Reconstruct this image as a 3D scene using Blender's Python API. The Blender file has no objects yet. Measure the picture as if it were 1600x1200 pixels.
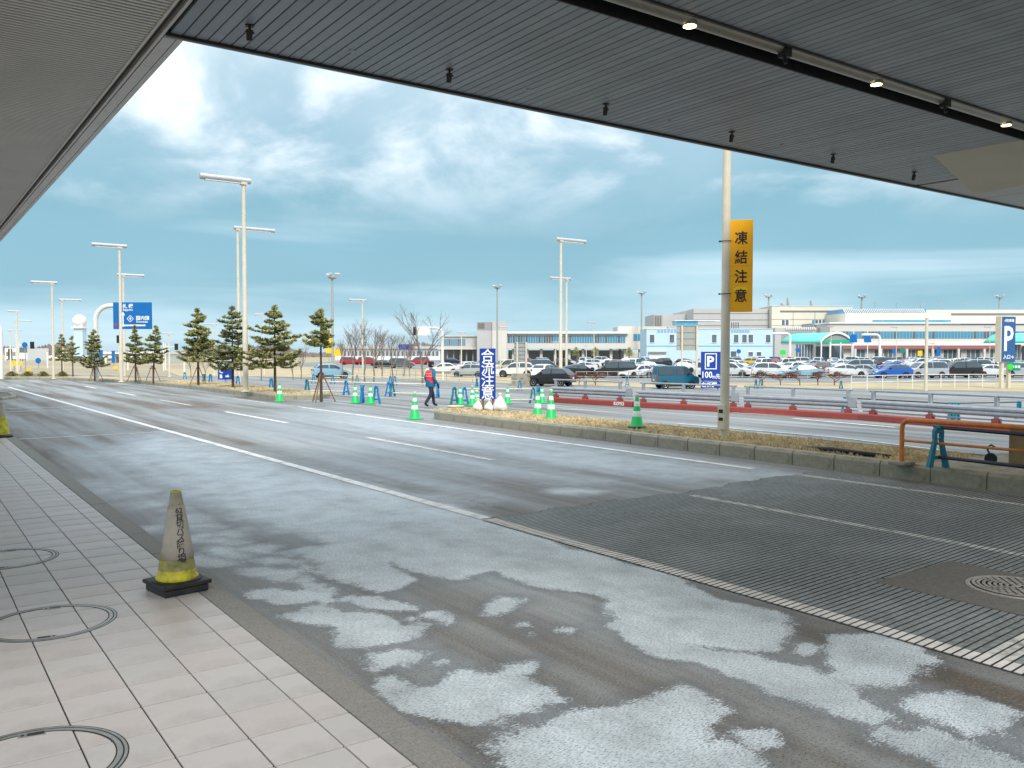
import bpy, bmesh, math, random
import numpy as np
from mathutils import Vector, Matrix

# ------------------------------------------------------------------ camera, sky, sun, exposure
SC = bpy.context.scene
COL = SC.collection
F, HZ, CX, CY = 1350.0, 551.0, 800.0, 600.0
PITCH = -math.atan((CY - HZ) / F)
YAW = math.atan((CX + 157.0) * math.cos(PITCH) / F)
CZ = 1.9
cam_data = bpy.data.cameras.new('camera')
cam_data.sensor_width = 36.0
cam_data.lens = F / 1600.0 * 36.0
cam_data.clip_start = 0.05
cam_data.clip_end = 6000.0
cam = bpy.data.objects.new('camera', cam_data)
COL.objects.link(cam)
cam.location = (0, 0, CZ)
cam.rotation_euler = (math.pi / 2 + PITCH, 0, -YAW)
SC.camera = cam

SUN_ELEV, SUN_AZ = math.radians(42), math.radians(205)     # azimuth measured clockwise from +Y (the road direction)
sun_data = bpy.data.lights.new('sun', 'SUN')
sun_data.energy = 1.3
sun_data.angle = math.radians(14)
sun_data.color = (1.0, 0.95, 0.88)
sun = bpy.data.objects.new('sun', sun_data)
COL.objects.link(sun)
sd = Vector((math.sin(SUN_AZ) * math.cos(SUN_ELEV), math.cos(SUN_AZ) * math.cos(SUN_ELEV), math.sin(SUN_ELEV)))
sun.rotation_euler = sd.to_track_quat('Z', 'Y').to_euler()

SC.view_settings.view_transform = 'Standard'
SC.view_settings.look = 'None'
SC.view_settings.gamma = 1.0
SC.view_settings.exposure = 1.12
SC.view_settings.use_curve_mapping = False
SC.render.engine = 'CYCLES'
SC.cycles.max_bounces = 5
SC.cycles.diffuse_bounces = 3
SC.cycles.glossy_bounces = 2
SC.cycles.transmission_bounces = 2
SC.cycles.caustics_reflective = False
SC.cycles.caustics_refractive = False
SC.cycles.use_denoising = True

world = bpy.data.worlds.new('World')
SC.world = world
world.use_nodes = True


def nd(nt, typ, loc=None, **kw):
    n = nt.nodes.new(typ)
    for k, v in kw.items():
        if k.startswith('i_'):
            key = k[2:]
            key = int(key) if key.isdigit() else key.replace('_', ' ')
            n.inputs[key].default_value = v
        else:
            setattr(n, k, v)
    return n


def ramp(nt, stops, interp='LINEAR'):
    r = nt.nodes.new('ShaderNodeValToRGB')
    cr = r.color_ramp
    cr.interpolation = interp
    while len(cr.elements) < len(stops):
        cr.elements.new(0.5)
    for e, (p, c) in zip(cr.elements, stops):
        e.position = p
        e.color = (c, c, c, 1) if isinstance(c, (int, float)) else (*c, 1)
    return r


def build_world():
    nt = world.node_tree
    L = nt.links.new
    for n in list(nt.nodes):
        nt.nodes.remove(n)
    out = nd(nt, 'ShaderNodeOutputWorld')
    bg = nd(nt, 'ShaderNodeBackground')
    bg.inputs['Strength'].default_value = 1.0
    sky = nd(nt, 'ShaderNodeTexSky')
    sky.sky_type = 'NISHITA'
    sky.sun_disc = False
    sky.sun_elevation = SUN_ELEV
    sky.sun_rotation = SUN_AZ
    sky.air_density = 1.4
    sky.dust_density = 2.0
    nsk = nd(nt, 'ShaderNodeMix', data_type='RGBA', blend_type='MULTIPLY')
    nsk.inputs[0].default_value = 1
    L(sky.outputs[0], nsk.inputs[6])
    nsk.inputs[7].default_value = (0.09, 0.09, 0.09, 1)
    tc = nd(nt, 'ShaderNodeTexCoord')
    rot = nd(nt, 'ShaderNodeVectorRotate', rotation_type='Z_AXIS')
    rot.inputs['Angle'].default_value = 4.22
    L(tc.outputs['Generated'], rot.inputs['Vector'])
    sep = nd(nt, 'ShaderNodeSeparateXYZ')
    L(rot.outputs[0], sep.inputs[0])
    zc = nd(nt, 'ShaderNodeMath', operation='MAXIMUM')
    L(sep.outputs[2], zc.inputs[0]); zc.inputs[1].default_value = 0.0
    za = nd(nt, 'ShaderNodeMath', operation='ADD')
    L(zc.outputs[0], za.inputs[0]); za.inputs[1].default_value = 0.42
    u = nd(nt, 'ShaderNodeMath', operation='DIVIDE'); L(sep.outputs[0], u.inputs[0]); L(za.outputs[0], u.inputs[1])
    v = nd(nt, 'ShaderNodeMath', operation='DIVIDE'); L(sep.outputs[1], v.inputs[0]); L(za.outputs[0], v.inputs[1])
    pl = nd(nt, 'ShaderNodeCombineXYZ'); L(u.outputs[0], pl.inputs[0]); L(v.outputs[0], pl.inputs[1])
    # broad cloud-deck variation
    n1 = nd(nt, 'ShaderNodeTexNoise', i_Scale=1.6, i_Detail=5.0, i_Roughness=0.5)
    L(pl.outputs[0], n1.inputs['Vector'])
    # elevation with a ragged offset
    n1c = nd(nt, 'ShaderNodeMath', operation='MULTIPLY_ADD')
    L(n1.outputs[0], n1c.inputs[0]); n1c.inputs[1].default_value = 0.24; n1c.inputs[2].default_value = -0.12
    el = nd(nt, 'ShaderNodeMath', operation='ADD'); L(zc.outputs[0], el.inputs[0]); L(n1c.outputs[0], el.inputs[1])
    deck = ramp(nt, [(0.0, (0.275, 0.375, 0.42)), (0.05, (0.185, 0.315, 0.38)), (0.10, (0.132, 0.255, 0.322)), (0.16, (0.122, 0.24, 0.302)),
                     (0.23, (0.185, 0.29, 0.355)), (0.32, (0.27, 0.36, 0.415)), (0.55, (0.60, 0.68, 0.73)), (1.0, (0.88, 0.92, 0.95))])
    L(el.outputs[0], deck.inputs[0])
    # bright puffs
    mp = nd(nt, 'ShaderNodeMapping'); mp.inputs['Location'].default_value = (4.4, 2.2, 4.9)
    L(pl.outputs[0], mp.inputs[0])
    n2 = nd(nt, 'ShaderNodeTexNoise', i_Scale=3.0, i_Detail=7.0, i_Roughness=0.54, i_Distortion=0.3)
    L(mp.outputs[0], n2.inputs['Vector'])
    puff = ramp(nt, [(0.45, 0.0), (0.66, 1.0)], 'EASE')
    L(n2.outputs[0], puff.inputs[0])
    hi = ramp(nt, [(0.12, 0.0), (0.26, 1.0)], 'EASE')
    L(zc.outputs[0], hi.inputs[0])
    pm = nd(nt, 'ShaderNodeMath', operation='MULTIPLY'); L(puff.outputs[0], pm.inputs[0]); L(hi.outputs[0], pm.inputs[1])
    mx = nd(nt, 'ShaderNodeMix', data_type='RGBA'); L(pm.outputs[0], mx.inputs[0]); L(deck.outputs[0], mx.inputs[6])
    mx.inputs[7].default_value = (0.58, 0.61, 0.64, 1)
    # flat pale banks low over the horizon
    sc = nd(nt, 'ShaderNodeMapping'); sc.inputs['Scale'].default_value = (1.3, 1.3, 13.0)
    L(rot.outputs[0], sc.inputs[0])
    n3 = nd(nt, 'ShaderNodeTexNoise', i_Scale=1.3, i_Detail=5.0, i_Roughness=0.5, i_Distortion=0.3)
    L(sc.outputs[0], n3.inputs['Vector'])
    st = ramp(nt, [(0.48, 0.0), (0.74, 1.0)], 'EASE'); L(n3.outputs[0], st.inputs[0])
    lo = ramp(nt, [(0.0, 1.0), (0.10, 1.0), (0.19, 0.0)], 'EASE'); L(zc.outputs[0], lo.inputs[0])
    sm = nd(nt, 'ShaderNodeMath', operation='MULTIPLY'); L(st.outputs[0], sm.inputs[0]); L(lo.outputs[0], sm.inputs[1])
    sm2 = nd(nt, 'ShaderNodeMath', operation='MULTIPLY'); L(sm.outputs[0], sm2.inputs[0]); sm2.inputs[1].default_value = 0.5
    mx2 = nd(nt, 'ShaderNodeMix', data_type='RGBA'); L(sm2.outputs[0], mx2.inputs[0]); L(mx.outputs[2], mx2.inputs[6])
    mx2.inputs[7].default_value = (0.40, 0.50, 0.56, 1)
    cov = nd(nt, 'ShaderNodeMix', data_type='RGBA'); cov.inputs[0].default_value = 0.95
    L(nsk.outputs[2], cov.inputs[6]); L(mx2.outputs[2], cov.inputs[7])
    L(cov.outputs[2], bg.inputs['Color'])
    L(bg.outputs[0], out.inputs[0])


build_world()

# ------------------------------------------------------------------ helpers
R = random.Random(7)


def lin(r, g, b, k=1.0):
    f = lambda c: (c / 255 / 12.92 if c <= 10 else ((c / 255 + 0.055) / 1.055) ** 2.4) * k
    return (f(r), f(g), f(b))


def ray(px, py):
    r = (px - CX) / F; u = -(py - CY) / F
    c, s = math.cos(PITCH), math.sin(PITCH)
    u2 = u * c + s; f2 = c - u * s
    cy, sy = math.cos(YAW), math.sin(YAW)
    return Vector((r * cy + f2 * sy, -r * sy + f2 * cy, u2))


def at(px, py, z=0.0):                      # the point at height z seen in that direction
    d = ray(px, py)
    t = (z - CZ) / d.z
    return Vector((d.x * t, d.y * t, z))


def gz(x):                                  # the ground falls gently away from the terminal
    return 0.0 if x < 13 else max(-0.85, -0.85 * (x - 13) / 27)


def atg(px, py, dz=0.0):
    z = dz
    for _ in range(40):
        p = at(px, py, z)
        z = 0.5 * z + 0.5 * (gz(p.x) + dz)
    return Vector((p.x, p.y, gz(p.x) + dz))


CYW, SYW = math.cos(YAW), math.sin(YAW)


def dep(px, D):                             # ground point at a forward distance
    r = (px - CX) / F * D
    x = r * CYW + D * SYW
    return Vector((x, -r * SYW + D * CYW, gz(x)))


def hz(py, D):                              # height at forward distance D
    return CZ + (HZ - py) * D / F


class MB:
    def __init__(self):
        self.v = []; self.f = []; self.m = []

    def add(self, vs, fs, m=0):
        b = len(self.v)
        self.v += [tuple(x) for x in vs]
        for f in fs:
            self.f.append(tuple(b + i for i in f)); self.m.append(m)
        return self

    def box(self, x0, x1, y0, y1, z0, z1, m=0):
        vs = [(x0, y0, z0), (x1, y0, z0), (x1, y1, z0), (x0, y1, z0), (x0, y0, z1), (x1, y0, z1), (x1, y1, z1), (x0, y1, z1)]
        return self.add(vs, [(3, 2, 1, 0), (4, 5, 6, 7), (0, 1, 5, 4), (1, 2, 6, 5), (2, 3, 7, 6), (3, 0, 4, 7)], m)

    def path(self, pts, r, n=8, m=0, caps=True):
        pts = [Vector(p) for p in pts]
        rs = r if isinstance(r, (list, tuple)) else [r] * len(pts)
        b = len(self.v)
        up = None
        for i, p in enumerate(pts):
            a = pts[max(0, i - 1)]; c = pts[min(len(pts) - 1, i + 1)]
            t = (c - a).normalized()
            if up is None:
                up = Vector((0, 0, 1)) if abs(t.z) < 0.9 else Vector((1, 0, 0))
            s = t.cross(up).normalized(); up = s.cross(t).normalized()
            for k in range(n):
                an = 2 * math.pi * k / n
                self.v.append(tuple(p + (s * math.cos(an) + up * math.sin(an)) * rs[i]))
        for i in range(len(pts) - 1):
            for k in range(n):
                q = (k + 1) % n
                self.f.append((b + i * n + k, b + i * n + q, b + (i + 1) * n + q, b + (i + 1) * n + k)); self.m.append(m)
        if caps:
            self.f.append(tuple(b + k for k in range(n))[::-1]); self.m.append(m)
            e = b + (len(pts) - 1) * n
            self.f.append(tuple(e + k for k in range(n))); self.m.append(m)
        return self

    def lathe(self, prof, n=16, c=(0, 0, 0), m=0, axis='z'):
        b = len(self.v)
        for (r, z) in prof:
            for k in range(n):
                a = 2 * math.pi * k / n
                if axis == 'z':
                    p = (c[0] + r * math.cos(a), c[1] + r * math.sin(a), c[2] + z)
                elif axis == 'y':
                    p = (c[0] + r * math.cos(a), c[1] + z, c[2] + r * math.sin(a))
                else:
                    p = (c[0] + z, c[1] + r * math.cos(a), c[2] + r * math.sin(a))
                self.v.append(p)
        for i in range(len(prof) - 1):
            for k in range(n):
                q = (k + 1) % n
                self.f.append((b + i * n + k, b + i * n + q, b + (i + 1) * n + q, b + (i + 1) * n + k)); self.m.append(m)
        self.f.append(tuple(b + k for k in range(n))[::-1]); self.m.append(m)
        e = b + (len(prof) - 1) * n
        self.f.append(tuple(e + k for k in range(n))); self.m.append(m)
        return self

    def prism(self, poly, a0, a1, axis='z', m=0):
        n = len(poly)
        def mk(p, a):
            if axis == 'z': return (p[0], p[1], a)
            if axis == 'y': return (p[0], a, p[1])
            return (a, p[0], p[1])
        vs = [mk(p, a0) for p in poly] + [mk(p, a1) for p in poly]
        fs = [tuple(range(n))[::-1], tuple(range(n, 2 * n))]
        for i in range(n):
            j = (i + 1) % n
            fs.append((i, j, n + j, n + i))
        return self.add(vs, fs, m)

    def mesh(self, name, mats, smooth=None, bevel=0.0, fix=True):
        me = bpy.data.meshes.new(name)
        me.from_pydata(self.v, [], self.f)
        mats = mats if isinstance(mats, (list, tuple)) else [mats]
        for mm in mats:
            me.materials.append(M[mm] if isinstance(mm, str) else mm)
        if len(mats) > 1:
            me.polygons.foreach_set('material_index', self.m)
        if fix or bevel:
            bm = bmesh.new(); bm.from_mesh(me)
            if fix:
                bmesh.ops.recalc_face_normals(bm, faces=bm.faces)
            if bevel:
                es = [e for e in bm.edges if len(e.link_faces) == 2 and e.calc_face_angle(0) > 0.6]
                bmesh.ops.bevel(bm, geom=es, offset=bevel, segments=1, affect='EDGES')
            bm.to_mesh(me); bm.free()
        if smooth:
            me.polygons.foreach_set('use_smooth', [True] * len(me.polygons))
            me.set_sharp_from_angle(angle=math.radians(smooth))
        me.update()
        return me

    def build(self, name, mats, parent=None, loc=None, rz=0.0, smooth=None, bevel=0.0, fix=True):
        return link(name, self.mesh(name, mats, smooth, bevel, fix), parent, loc, rz)


def link(name, me, parent=None, loc=None, rz=0.0):
    o = bpy.data.objects.new(name, me)
    COL.objects.link(o)
    o.parent = parent
    if loc is not None: o.location = loc
    if rz: o.rotation_euler = (0, 0, rz)
    return o


def tag(o, label=None, cat=None, group=None, kind=None):
    if label: o['label'] = label
    if cat: o['category'] = cat
    if group: o['group'] = group
    if kind: o['kind'] = kind
    return o


def thing(name, label, cat, loc=(0, 0, 0), rz=0.0, group=None):
    o = bpy.data.objects.new(name, None)
    o.empty_display_size = 0.2
    COL.objects.link(o)
    o.location = loc
    o.rotation_euler = (0, 0, rz)
    return tag(o, label, cat, group)


KIDS = {}


def copy_tree(o, parent=None):
    c = o.copy(); COL.objects.link(c); c.parent = parent
    for ch in o.children:
        copy_tree(ch, c)
    return c


def text_mesh(name, body, size, material, offset=0.0, extrude=0.003, line=1.0, width=None):
    cu = bpy.data.curves.new('lettering_curve', 'FONT')
    cu.body = body; cu.size = size; cu.align_x = 'CENTER'; cu.align_y = 'CENTER'
    cu.extrude = extrude; cu.offset = offset; cu.space_line = line; cu.resolution_u = 2
    o = bpy.data.objects.new('lettering_tmp', cu); COL.objects.link(o)
    dg = bpy.context.evaluated_depsgraph_get()
    me = bpy.data.meshes.new_from_object(o.evaluated_get(dg))
    bpy.data.objects.remove(o); bpy.data.curves.remove(cu)
    me.name = name
    me.materials.clear(); me.materials.append(M[material])
    co = np.empty(len(me.vertices) * 3, 'f'); me.vertices.foreach_get('co', co); co = co.reshape(-1, 3)
    if len(co):
        c = (co.min(0) + co.max(0)) / 2
        co[:, :2] -= c[:2]
        if width:
            co[:, 0] *= width
        me.vertices.foreach_set('co', co.ravel())
    return me


def text(body, size, material, parent, loc, facing=0.0, offset=0.0, line=1.0, width=None, name='lettering', extrude=0.003):
    """Upright lettering whose readable side looks along local -Y (turned by facing)."""
    o = link(name, text_mesh(name, body, size, material, offset, extrude, line, width), parent, loc)
    o.rotation_euler = (math.pi / 2, 0, facing)
    return o


# ------------------------------------------------------------------ materials
M = {}


def mat(name, col, rough=0.6, metal=0.0, var=0.12, scale=6.0, bump=0.0, bscale=40.0, spec=0.5, dirt=None, dscale=1.5, damt=0.4, emit=0.0, rvar=0.0):
    m = bpy.data.materials.new(name); m.use_nodes = True
    nt = m.node_tree; L = nt.links.new
    p = nt.nodes['Principled BSDF']
    p.inputs['Roughness'].default_value = rough
    p.inputs['Metallic'].default_value = metal
    p.inputs['Specular IOR Level'].default_value = spec
    tc = nd(nt, 'ShaderNodeTexCoord')
    n = nd(nt, 'ShaderNodeTexNoise', i_Scale=scale, i_Detail=4.0, i_Roughness=0.6)
    L(tc.outputs['Object'], n.inputs['Vector'])
    lo = tuple(max(0, c * (1 - var)) for c in col); hi = tuple(min(1, c * (1 + var)) for c in col)
    r = ramp(nt, [(0.3, lo), (0.7, hi)])
    L(n.outputs[0], r.inputs[0])
    last = r.outputs[0]
    if dirt:
        n2 = nd(nt, 'ShaderNodeTexNoise', i_Scale=dscale, i_Detail=6.0, i_Roughness=0.65)
        L(tc.outputs['Object'], n2.inputs['Vector'])
        r2 = ramp(nt, [(0.48, 0.0), (0.72, damt)])
        L(n2.outputs[0], r2.inputs[0])
        mx = nd(nt, 'ShaderNodeMix', data_type='RGBA')
        L(r2.outputs[0], mx.inputs[0]); L(last, mx.inputs[6]); mx.inputs[7].default_value = (*dirt, 1)
        last = mx.outputs[2]
    L(last, p.inputs['Base Color'])
    if rvar:
        rr = nd(nt, 'ShaderNodeMapRange'); L(n.outputs[0], rr.inputs[0])
        rr.inputs[3].default_value = rough - rvar; rr.inputs[4].default_value = rough + rvar
        L(rr.outputs[0], p.inputs['Roughness'])
    if bump:
        n3 = nd(nt, 'ShaderNodeTexNoise', i_Scale=bscale, i_Detail=3.0)
        L(tc.outputs['Object'], n3.inputs['Vector'])
        b = nd(nt, 'ShaderNodeBump'); b.inputs['Strength'].default_value = bump; b.inputs['Distance'].default_value = 0.02
        L(n3.outputs[0], b.inputs['Height']); L(b.outputs[0], p.inputs['Normal'])
    if emit:
        p.inputs['Emission Color'].default_value = (*col, 1)
        p.inputs['Emission Strength'].default_value = emit
    M[name] = m
    return m


mat('tile', lin(186, 180, 177), 0.42, var=0.05, scale=2.0, dirt=lin(128, 122, 116), dscale=2.2, damt=0.5, bump=0.05, bscale=60)
mat('tile_pink', lin(185, 177, 173), 0.45, var=0.06, scale=2.3, dirt=lin(132, 125, 120), dscale=1.7, damt=0.5, bump=0.05, bscale=60)
mat('tile_grey', lin(181, 176, 174), 0.45, var=0.05, scale=1.7, dirt=lin(130, 122, 115), dscale=2.7, damt=0.4, bump=0.05, bscale=60)
mat('grout', lin(46, 40, 38), 0.9, var=0.2, scale=8)
mat('granite', lin(132, 130, 126), 0.8, var=0.3, scale=90, dirt=lin(88, 84, 76), dscale=3, damt=0.55, bump=0.25, bscale=120)
mat('kerb_concrete', lin(156, 151, 134), 0.9, var=0.16, scale=12, dirt=lin(80, 74, 54), dscale=2.6, damt=0.75, bump=0.35, bscale=60)
mat('joint_dark', lin(40, 38, 34), 0.9)
mat('ring_metal', lin(165, 163, 160), 0.4, 0.7, var=0.15, scale=20)
mat('dark_metal', lin(40, 42, 44), 0.5, 0.3, var=0.2, scale=15)
mat('black', lin(22, 23, 25), 0.55, var=0.25, scale=10)
mat('black_rubber', lin(32, 33, 33), 0.6, var=0.3, scale=12, dirt=lin(70, 67, 62), dscale=5, damt=0.35, bump=0.2, bscale=60)
mat('cone_beige', lin(176, 166, 146), 0.6, var=0.12, scale=7, dirt=lin(110, 96, 66), dscale=5, damt=0.7)
mat('cone_paper', lin(184, 172, 158), 0.55, var=0.06, scale=4, dirt=lin(130, 118, 104), dscale=6, damt=0.4)
mat('cone_dirty', lin(150, 142, 84), 0.6, var=0.25, scale=12, dirt=lin(92, 86, 60), dscale=9, damt=0.9)
mat('cone_yellow', lin(196, 184, 34), 0.5, var=0.2, scale=12, dirt=lin(104, 98, 56), dscale=9, damt=0.95)
mat('ink', lin(36, 26, 30), 0.6, var=0.2)
mat('paint_white', lin(226, 226, 224), 0.6, var=0.08, scale=9, dirt=lin(140, 138, 134), dscale=3.5, damt=0.75)
mat('paint_groove', lin(216, 212, 208), 0.65, var=0.12, scale=9, dirt=lin(150, 146, 140), dscale=5, damt=0.6)
mat('paint_worn', lin(200, 200, 196), 0.65, var=0.15, scale=14, dirt=lin(104, 101, 96), dscale=6, damt=0.95)
mat('groove_ridge', lin(122, 127, 127), 0.68, var=0.4, scale=22, dirt=lin(160, 166, 168), dscale=0.6, damt=0.8, bump=0.4, bscale=90)
mat('groove_pit', lin(52, 54, 54), 0.85, var=0.3, scale=20)
mat('groove_pit_fade_mid', lin(78, 79, 78), 0.85, var=0.3, scale=20)  # pit tone halfway through the fade
mat('groove_pit_fade_pale', lin(106, 107, 105), 0.85, var=0.3, scale=20)  # palest pit tone, at the end of the fade
mat('asphalt_patch', lin(106, 102, 97), 0.8, var=0.25, scale=35, bump=0.3, bscale=100)
mat('manhole_iron', lin(168, 160, 152), 0.55, 0.3, var=0.3, scale=25)
mat('slat_grey', lin(126, 138, 150), 0.45, var=0.07, scale=1.2, spec=0.5)
mat('panel_grey', lin(160, 161, 158), 0.5, var=0.06, scale=0.8)
mat('soffit_light', lin(210, 207, 202), 0.5, var=0.06, scale=0.6)
mat('fascia', lin(206, 202, 198), 0.5, var=0.06, scale=1.0)
mat('fascia_dark', lin(70, 66, 62), 0.6, var=0.1)
mat('tube_metal', lin(150, 146, 138), 0.35, 0.5, var=0.08, scale=3)
mat('column_beige', lin(196, 192, 178), 0.6, var=0.06, scale=1.0)
mat('lamp_glow', (1.0, 0.72, 0.36), 0.4, emit=5.0)
mat('pole_cream', lin(214, 204, 184), 0.5, var=0.05, scale=1.5, dirt=lin(170, 158, 134), dscale=2, damt=0.35)
mat('pole_white', lin(228, 226, 220), 0.5, var=0.05, scale=2)
mat('lamp_head', lin(200, 200, 204), 0.35, 0.55, var=0.06, scale=3)
mat('galv', lin(154, 159, 166), 0.55, 0.2, var=0.08, scale=5, dirt=lin(120, 112, 104), dscale=3, damt=0.4)
mat('galv_dull', lin(160, 164, 160), 0.6, 0.1, var=0.1, scale=5)
mat('barrier_red', lin(150, 66, 60), 0.55, var=0.14, scale=5, dirt=lin(120, 66, 58), dscale=2.5, damt=0.6)
mat('orange_sign', lin(255, 180, 6), 0.45, var=0.05, scale=1.5)
mat('orange_patch', lin(255, 214, 0), 0.5, var=0.08)
mat('rail_orange', lin(218, 128, 58), 0.5, var=0.15, scale=12, dirt=lin(140, 84, 50), dscale=8, damt=0.6)
mat('sign_blue', lin(18, 58, 150), 0.4, var=0.06, scale=2)
mat('sign_blue_bright', lin(0, 104, 176), 0.4, var=0.06, scale=2)
mat('sign_blue_slate', lin(44, 92, 146), 0.45, var=0.06, scale=2)
mat('sign_green', lin(0, 132, 104), 0.45, var=0.08)
mat('sign_lime', lin(40, 210, 70), 0.45, var=0.08)
mat('sign_white', lin(236, 238, 240), 0.5, var=0.04)
mat('sign_yellow', lin(250, 196, 20), 0.5, var=0.08)
mat('sign_red', lin(196, 40, 44), 0.5, var=0.08)
mat('wood', lin(128, 96, 72), 0.8, var=0.25, scale=10)
mat('board_brown', lin(140, 118, 84), 0.8, var=0.2, scale=5)
mat('sandbag', lin(222, 220, 216), 0.7, var=0.1, scale=8, bump=0.5, bscale=14)
mat('cone_green', lin(0, 188, 96), 0.42, var=0.08, scale=6)
mat('cone_band', lin(226, 228, 224), 0.4, var=0.06)
mat('stand_teal', lin(10, 118, 138), 0.45, var=0.15, scale=8, dirt=lin(8, 88, 104), dscale=5, damt=0.5)
mat('stand_blue', lin(10, 122, 176), 0.45, var=0.15, scale=8)
mat('pipe_dark', lin(46, 52, 66), 0.4, 0.4, var=0.2)
mat('pipe_white', lin(206, 202, 186), 0.5, var=0.12)
mat('bark', lin(84, 70, 58), 0.95, var=0.3, scale=20, bump=0.5, bscale=40)
mat('bark_grey', lin(132, 118, 108), 0.95, var=0.3, scale=20)
mat('needles', lin(150, 150, 94), 0.75, var=0.45, scale=1.6)
mat('needles_blue', lin(136, 142, 100), 0.75, var=0.45, scale=1.6)
mat('shrub', lin(124, 118, 66), 0.8, var=0.45, scale=3)
mat('twig_maroon', lin(116, 78, 72), 0.9, var=0.3, scale=5)
mat('straw', lin(208, 190, 152), 0.85, var=0.35, scale=3)
mat('straw_soil', lin(150, 132, 102), 0.95, var=0.35, scale=5, bump=0.6, bscale=12)
mat('dry_grass', lin(174, 160, 130), 0.95, var=0.22, scale=0.4, dirt=lin(150, 140, 92), dscale=0.15, damt=0.6, bump=0.5, bscale=3)
mat('bld_cream', lin(214, 208, 192), 0.7, var=0.04, scale=0.1)
mat('bld_beige', lin(212, 207, 198), 0.7, var=0.04, scale=0.1)
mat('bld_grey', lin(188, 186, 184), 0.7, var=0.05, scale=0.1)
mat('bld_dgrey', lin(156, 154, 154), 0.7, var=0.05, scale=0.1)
mat('bld_white', lin(232, 234, 234), 0.6, var=0.03, scale=0.1)
mat('bld_blue', lin(192, 216, 231), 0.6, var=0.03, scale=0.1)
mat('bld_blue_letter', lin(126, 176, 214), 0.6, var=0.03)
mat('bld_maroon', lin(158, 98, 96), 0.6, var=0.05)
mat('seam_and_shade', lin(120, 116, 110), 0.8, var=0.1)  # grey of the panel seams, also of shadow lines painted on walls
mat('mint', lin(110, 214, 196), 0.45, var=0.05, scale=0.3)
mat('mint_deep', lin(30, 176, 140), 0.45, var=0.05, scale=0.3)
mat('win_blue', lin(78, 146, 174), 0.12, var=0.25, scale=0.35, spec=0.7)
mat('win_dark', lin(92, 106, 116), 0.12, var=0.3, scale=0.4, spec=0.7)
mat('skylight', lin(96, 158, 198), 0.3, var=0.1, scale=0.4)
mat('navy', lin(38, 44, 66), 0.85, var=0.2, scale=12)
mat('jacket', lin(22, 104, 140), 0.75, var=0.15, scale=9)
mat('vest_red', lin(232, 48, 60), 0.65, var=0.1, scale=8)
mat('vest_pink', lin(246, 150, 140), 0.5, var=0.06)
mat('skin', lin(196, 150, 124), 0.6, var=0.06)
mat('hair', lin(30, 26, 26), 0.7)
mat('tyre', lin(30, 30, 32), 0.85, var=0.2)
mat('rim', lin(190, 192, 196), 0.35, 0.6, var=0.1)
mat('car_glass', lin(58, 74, 84), 0.06, var=0.2, scale=1, spec=0.8)
mat('car_black_trim', lin(26, 27, 29), 0.5, var=0.2)
mat('head_lamp', lin(220, 226, 232), 0.15, var=0.1, spec=0.8)
mat('tail_lamp', lin(176, 24, 34), 0.25, var=0.15, spec=0.7)
mat('plate', lin(226, 226, 220), 0.5)
CARCOL = {'white': lin(232, 234, 236), 'silver': lin(176, 184, 190), 'black': lin(26, 28, 32), 'grey': lin(92, 98, 104), 'blue': lin(24, 98, 190),
          'teal': lin(14, 96, 120), 'navy': lin(34, 44, 78), 'red': lin(188, 36, 40), 'brown': lin(96, 84, 74), 'yellow': lin(236, 196, 50),
          'light blue': lin(150, 190, 210), 'beige': lin(198, 190, 170)}
for k, c in CARCOL.items():
    m = mat('car_' + k, c, 0.28, var=0.02, spec=0.6)
    m.node_tree.nodes['Principled BSDF'].inputs['Coat Weight'].default_value = 0.6
    m.node_tree.nodes['Principled BSDF'].inputs['Coat Roughness'].default_value = 0.08


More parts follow.
